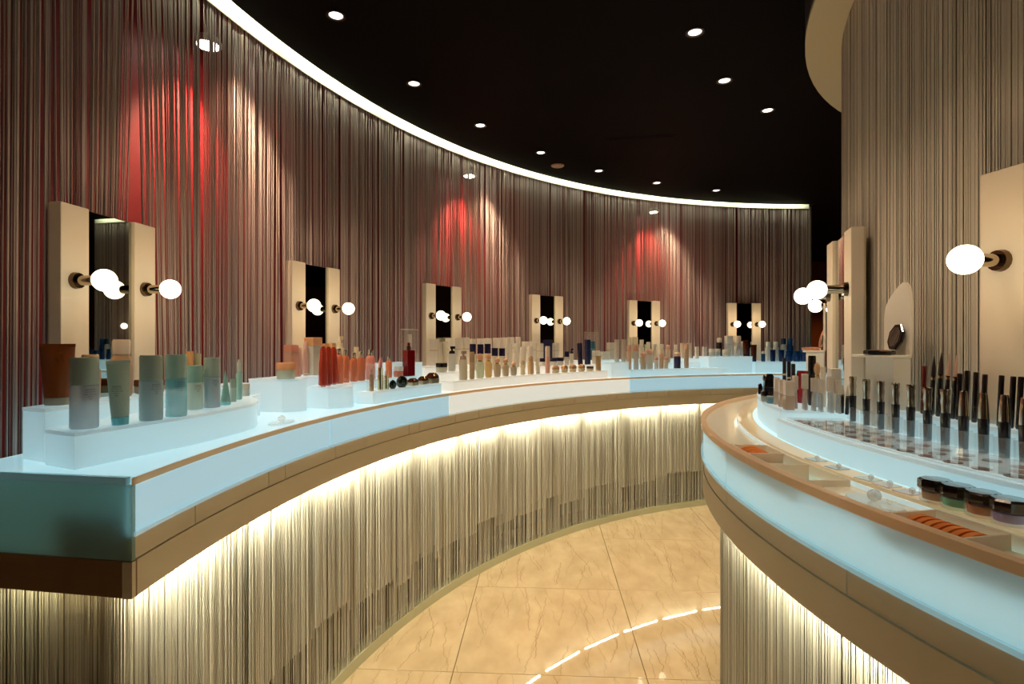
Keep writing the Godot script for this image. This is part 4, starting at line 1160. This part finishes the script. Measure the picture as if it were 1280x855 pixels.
# ---------------------------------------------------------------- on the island
func island_products() -> void:
	var g := "mascaras on the island step"
	var mx := [[1066.0, 56.0, 8.0], [1083.0, 57.5, 8.3], [1101.0, 60.0, 8.6], [1119.5, 62.5, 9.2], [1138.5, 65.0, 9.6], [1159.5, 66.5, 10.2], [1181.5, 69.0, 10.8]]
	for q in mx:
		item("mascara_wave", "mascara", "mascara", q[0], 1.716, 0.0525, q[2], q[1], ["130d12"], "%s black mascara with wavy silver cap counted from the flared bottles", "mascaras with wavy caps", true)
	for q in [[1204.5, 72.0, 11.4], [1229.5, 75.0, 12.0], [1255.5, 78.0, 12.8], [1281.5, 80.0, 13.4]]:
		item("mascara_taper", "mascara", "mascara", q[0], 1.716, 0.0525, q[2], q[1], ["130d12"], "%s black mascara with plain tapering cap counted from the wavy-capped ones", "mascaras with tapering caps", true)
	item("pencil", "cosmetic_pencil", "pencil", 1153.5, 1.682, 0.10, 5.6, 60, ["5c1c14"], "reddish brown cosmetic pencil at the left of the pencil row", "", true)
	item("brush", "brow_pencil", "pencil", 1164, 1.682, 0.10, 5.6, 74, ["20100e"], "black brow pencil with dark pointed cap next to the brown pencil", "", true)
	item("brush", "brow_pencil", "pencil", 1172.5, 1.682, 0.10, 5.8, 80, ["281414"], "tallest black brow pencil with dark pointed cap", "", true)
	for q in [1182.0, 1191.0]:
		item("brush", "lip_brush", "brush", q, 1.682, 0.10, 5.4, 80, ["a8745c"], "%s black lip brush with copper pointed tip, counted from the brow pencils", "copper-tipped lip brushes", true)
	for q in [[1197.5, 58.0], [1206.5, 63.0], [1217.5, 63.0], [1228.5, 62.0], [1249.0, 64.0], [1263.5, 65.0], [1273.0, 66.0]]:
		item("pencil", "cosmetic_pencil", "pencil", q[0], 1.682, 0.10, 5.8, q[1], ["150d10"], "%s plain black cosmetic pencil counted from the copper-tipped brushes", "plain black pencils", true)
	# four hexagon-lidded pots
	var hex := [["b88850", "clear amber"], ["5cd0a8", "mint green"], ["d08020", "orange"], ["a8a0e0", "lilac"]]
	var px := [1170.0, 1197.0, 1228.5, 1262.0]
	for k in 4:
		var s := spot(px[k], 1.912, 0.0, true)
		var o := thing("powder_pot", "low glass pot of %s powder with black faceted lid" % hex[k][1], "pot", s.at, s.turn + 0.3, "powder pots on the island ledge")
		part("glass", loft([[0.0, 0.0215, 0.0215], [0.002, 0.0225, 0.0225], [0.017, 0.0225, 0.0225], [0.019, 0.02, 0.02]]), clear("f4f4f0", 0.2), o)
		part("powder", loft([[0.004, 0.018, 0.018], [0.016, 0.019, 0.019]]), mat(hex[k][0], 0.6, 0.0, 0.6), o)
		part("lid", loft([[0.019, 0.0235, 0.0235], [0.021, 0.0245, 0.0245], [0.033, 0.0245, 0.0245], [0.036, 0.0205, 0.0205]], octagon), mat("0c090a", 0.08, 0.0, 0.0, 1.0), o)
	# eyeshadow palette: two rows of pans under a clear strip
	var pal := thing("eyeshadow_palette", "long clear palette of brown eyeshadow pans on the island step", "palette", P(1.805, -9, TOP + 0.052))
	wpart("tray", arc(1.742, 1.873, -30.0, 8.4, TOP + 0.0522, TOP + 0.0545), frosted("b8e8f4", 0.17, 0.12), pal)  # tray is no lamp; emission makes it look lit like the lids
	var shades := ["6c2c1c", "8a4428", "54201a", "a0583a", "4a2a22", "7c3a30"]
	var k2 := 0
	var a := 7.4
	while a > -22.0:
		for r in [1.852, 1.815, 1.778]:
			if r == 1.815 and k2 % 4 == 3: continue
			part("pan", loft([[0.0, 0.0135, 0.0135], [0.0012, 0.0135, 0.0135]]), mat(shades[(k2 * 5 + int(r * 1000)) % 6], 0.5), pal, P(r, a + (0.6 if r == 1.815 else 0.0), TOP + 0.0546) - pal.position)
		a -= 1.5
		k2 += 1
	wpart("clear_cover", arc(1.742, 1.873, -30.0, 8.4, TOP + 0.0572, TOP + 0.0585), clear("f0fafa", 0.1), pal)
	var kn := spot(1247, 1.868, 0.0, true)
	# trays with sponges in the channel
	tray(-19.8, -9.3, "white divided tray with sliced orange sponges near the powder pots", true)
	tray(-4.0, 6.3, "white divided tray with orange sponges beside the clear oval cover", true)
	var os := spot(1093, 1.985, -0.014, true)
	var lid := thing("glass_cover", "clear oval glass cover with round knob in the island channel", "glass cover", os.at, os.turn)
	part("disc", loft([[0.0, 0.052, 0.030], [0.002, 0.054, 0.032], [0.004, 0.054, 0.032], [0.0055, 0.052, 0.030]]), clear("dce8e8", 0.22), lid)
	part("knob", loft([[0.0055, 0.004, 0.004], [0.009, 0.0095, 0.0095], [0.016, 0.011, 0.011], [0.022, 0.0085, 0.0085], [0.0245, 0.002, 0.002]]), clear("f0f4f4", 0.3), lid)
	for q in [[1020.0, "blue", "a8c4d4"], [1046.0, "blue-grey", "90a8c0"], [1085.0, "clear", "d0dcdc"], [1108.0, "faintly pink", "d8c4bc"], [1135.0, "rosy", "d0a8a0"]]:
		var s := spot(q[0], 1.915, 0.0, true)
		var o := thing("glass_plate", "thin square %s glass sample plate lying on the island ledge" % q[1], "plate", s.at, s.turn + 0.15, "glass sample plates")
		part("plate", block(0.036, 0.002, 0.030), clear(q[2], 0.35), o)
		part("bead", loft([[0.002, 0.002, 0.002], [0.005, 0.005, 0.005], [0.010, 0.005, 0.005], [0.013, 0.001, 0.001]], circle10), clear("f0f0f0", 0.3), o, Vector3(0.012, 0, 0.006))
	compact_stand(5.4, "white display stand with rounded back card holding the open black compact", "0c0a0b", "open black compact with mirror on the white display stand")
	compact_stand(31.0, "white display stand with rounded back card beside the column's second mirror", "c89078", "open rose-gold compact on the second display stand")
	# cluster at the far bend
	g = "make-up at the island bend"
	var hs := 0.072
	for q in [[971.0, 6.5, 34.0], [977.5, 7.0, 34.0], [986.0, 11.0, 36.0]]:
		item("lacquer", "nail_lacquer", "bottle", q[0], 1.85, hs, q[1], q[2], ["b89c80", "e0d0bc"], "%s beige nail lacquer with cream cap counted from the black cases", "beige nail lacquers", true)
	for q in [[994.0, 9.5, 41.0, "a88c74"], [1006.0, 10.5, 45.0, "b08c7c"], [1017.0, 9.0, 41.0, "b8c4c4"], [1026.0, 9.0, 40.0, "b0c4cc"], [1038.0, 11.0, 45.0, "b4ccd8"], [1048.0, 9.5, 41.0, "c0d0d4"]]:
		var tone := "tan" if q[0] < 1010 else "clear bluish"
		item("wedge", "wedge_bottle", "bottle", q[0], lerpf(1.825, 1.752, (q[0] - 994.0) / 54.0), hs, q[1], q[2], [q[3], "d4c8b4"], "%s flared flat " + tone + " bottle with cream cap counted from the nail lacquers", "flared %s bottles" % tone, true)
	item("carton", "white_box", "carton", 1043, 1.735, 0.072, 14, 52, ["dcd8c8", "c8c4b4"], "tall white box behind the flared bottles", g, true)
	item("shoulder", "white_tube", "bottle", 1029, 1.735, 0.072, 9, 50, ["e0d8c4", "e8e0cc"], "tapered white bottle beside the tall white box", g, true)
	item("ball", "amber_ball_bottle", "bottle", 1021.5, 1.755, 0.072, 10, 56, ["90a0a8", "b87838"], "grey glass bottle with amber ball stopper", g, true)
	item("bottle", "black_bottle", "bottle", 1015, 1.755, 0.072, 9, 62, ["100c10", "0c090c"], "tall black bottle behind the flared bottles", g, true)
	for q in [980.5, 986.0, 991.5]:
		item("carton", "black_box", "carton", q, 1.79, 0.072, 5, 48, ["140a10", "a88860"], "%s upright black box of the tight group before the red jar", "upright black boxes", true)
	item("jar", "red_jar", "jar", 1003.5, 1.765, 0.072, 14, 40, ["a0181c", "8c1014"], "tall red jar beside the upright black boxes", g, true)
	item("clasp", "black_case", "case", 962, 1.84, 0.072, 20, 30, ["181014", "0c090c"], "bulky black case at the tip of the island bend", g, true)
	item("jar", "black_lid_jar", "jar", 959, 1.862, 0.072, 15, 13, ["98a8a8", "0c0a0c"], "low glass jar with flat black lid at the step edge", g, true)
	item("clasp", "black_case", "case", 950.5, 1.855, 0.072, 7.5, 13, ["180c14", "0c080c"], "small black case beside the glass jar", g, true)
	item("block", "teal_bottle", "bottle", 963.5, 1.860, 0.072, 10, 9, ["3c90b0", "a0b8c0"], "tiny teal glass block before the nail lacquers", g, true)
	for q in [1052.5, 1058.5]:
		item("brush", "brush_pen", "brush", q, 1.74, 0.072, 4.5, 36, ["c8b8a0"], "%s dark brush pen with pale tip by the first mascara", "brush pens", true)

func tray(t0: float, t1: float, label: String, sponge: bool) -> void:
	var y := TOP - 0.046
	var o := thing("sponge_tray", label, "tray", P(1.985, (t0 + t1) / 2, y))
	var m := mat("f6eee0", 0.4, 0.0, 1.0)
	wpart("tray_floor", arc(1.944, 2.030, t0, t1, y, y + 0.004), m, o)
	wpart("rim", arc(2.026, 2.0305, t0, t1, y + 0.004, y + 0.044), m, o)
	wpart("rim", arc(1.9435, 1.948, t0, t1, y + 0.004, y + 0.044), m, o)
	var mid := lerpf(t0, t1, 0.69)
	var low := lerpf(t0, t1, 0.36)
	for a in [t0, low, mid, t1 - 0.13]: wpart("divider", arc(1.948, 2.026, a, a + 0.13, y + 0.004, y + 0.0435), m, o)
	wpart("raised_floor", arc(1.949, 2.025, mid + 0.14, t1 - 0.14, y + 0.0042, y + 0.024), m, o)
	wpart("raised_floor", arc(1.949, 2.025, low + 0.14, mid - 0.01, y + 0.0042, y + 0.022), m, o)
	part("dish_rim", loft([[0.0042, 0.045, 0.03], [0.0058, 0.044, 0.029], [0.0058, 0.041, 0.027], [0.0042, 0.040, 0.026]]), m, o, P(1.987, lerpf(low, mid, 0.53), y + 0.0181) - o.position)
	if sponge:
		for k in 7:
			var c := lerpf(mid + 0.45, t1 - 0.5, k / 6.0)
			var st := begin()
			var secs := [[-0.0052, 0.030, 0.010], [-0.0046, 0.0315, 0.0115], [0.0046, 0.0315, 0.0115], [0.0052, 0.030, 0.010]]
			var half := PackedVector2Array()
			for i in 13: half.append(Vector2(cos(PI * i / 12.0), sin(PI * i / 12.0) * 1.6))
			for i in range(1, 6): half.append(Vector2(-1.0 + i / 3.0, 0.0))
			add_loft(st, secs, half)
			var sp := thing("sponge", nth(k) + " orange half-round sponge slice from the divider in the tray by the " + ("powder pots" if t0 < -10.0 else "oval cover"), "sponge", P(1.987, c, y + 0.0242), -deg_to_rad(c) + PI / 2, "sponge slices in the " + ("near" if t0 < -10.0 else "far") + " tray")
			part("slice", st.commit(), mat("d8772c" if k % 2 else "e08838", 0.85), sp, Vector3.ZERO, Vector3(-PI / 2, 0, PI / 2) + Vector3(0, 0, 0))

func compact_stand(t: float, label: String, hexcol: String, clabel: String) -> void:
	var at := P(1.655, t, TOP + 0.0725 if t > 9.9 else TOP + 0.001)
	var dy := at.y - TOP
	var o := thing("display_stand", label, "stand", at, -deg_to_rad(t) - PI / 2)
	var m := mat("f0ece0", 0.45)
	var shelf := 0.224 - dy
	var front: float = 0.040 if t < 9.9 else 0.06
	part("plinth", block(0.118, shelf - 0.006, front - 0.002), m, o, Vector3(0, 0, front / 2 + 0.002))
	part("shelf", block(0.126, 0.006, 0.070, shelf - 0.006), m, o, Vector3(0, 0, 0.037))
	# back card with a rounded, slanting top
	var poly := PackedVector2Array([Vector2(-0.040, 0), Vector2(0.058, 0), Vector2(0.062, 0.06), Vector2(0.063, 0.12), Vector2(0.060, 0.145), Vector2(0.054, 0.160), Vector2(0.045, 0.168), Vector2(0.034, 0.170), Vector2(0.020, 0.165), Vector2(0.0, 0.152), Vector2(-0.022, 0.134), Vector2(-0.036, 0.116), Vector2(-0.041, 0.09)])
	var st := begin()
	add_slab(st, poly, 0.0, 0.006)
	part("back_card", st.commit(), m, o, Vector3(0, shelf, 0.0), Vector3(PI / 2, 0, 0))
	var c := thing("compact", clabel, "compact", at + o.basis * Vector3(0.012, shelf + 0.0003, 0.046), o.rotation.y - 0.12)
	var bm := mat(hexcol, 0.12, 0.0, 0.0, 0.8)
	part("base", loft([[0.0, 0.033, 0.029], [0.002, 0.036, 0.032], [0.009, 0.036, 0.032], [0.011, 0.033, 0.029]], octagon), bm, c)
	var lidn := part("lid", loft([[-0.003, 0.034, 0.032], [-0.001, 0.036, 0.034], [0.002, 0.036, 0.034], [0.004, 0.034, 0.032]], octagon), bm, c, Vector3(0, 0.042, -0.036), Vector3(PI / 2 - 0.22, 0, 0))
	part("mirror_glass", loft([[0.0041, 0.027, 0.025], [0.0046, 0.027, 0.025]], octagon), mat("d8d8cc", 0.03, 1.0), lidn)
	part("powder_pan", loft([[0.0111, 0.024, 0.02], [0.0118, 0.024, 0.02]]), mat("c08c6c", 0.8), c)
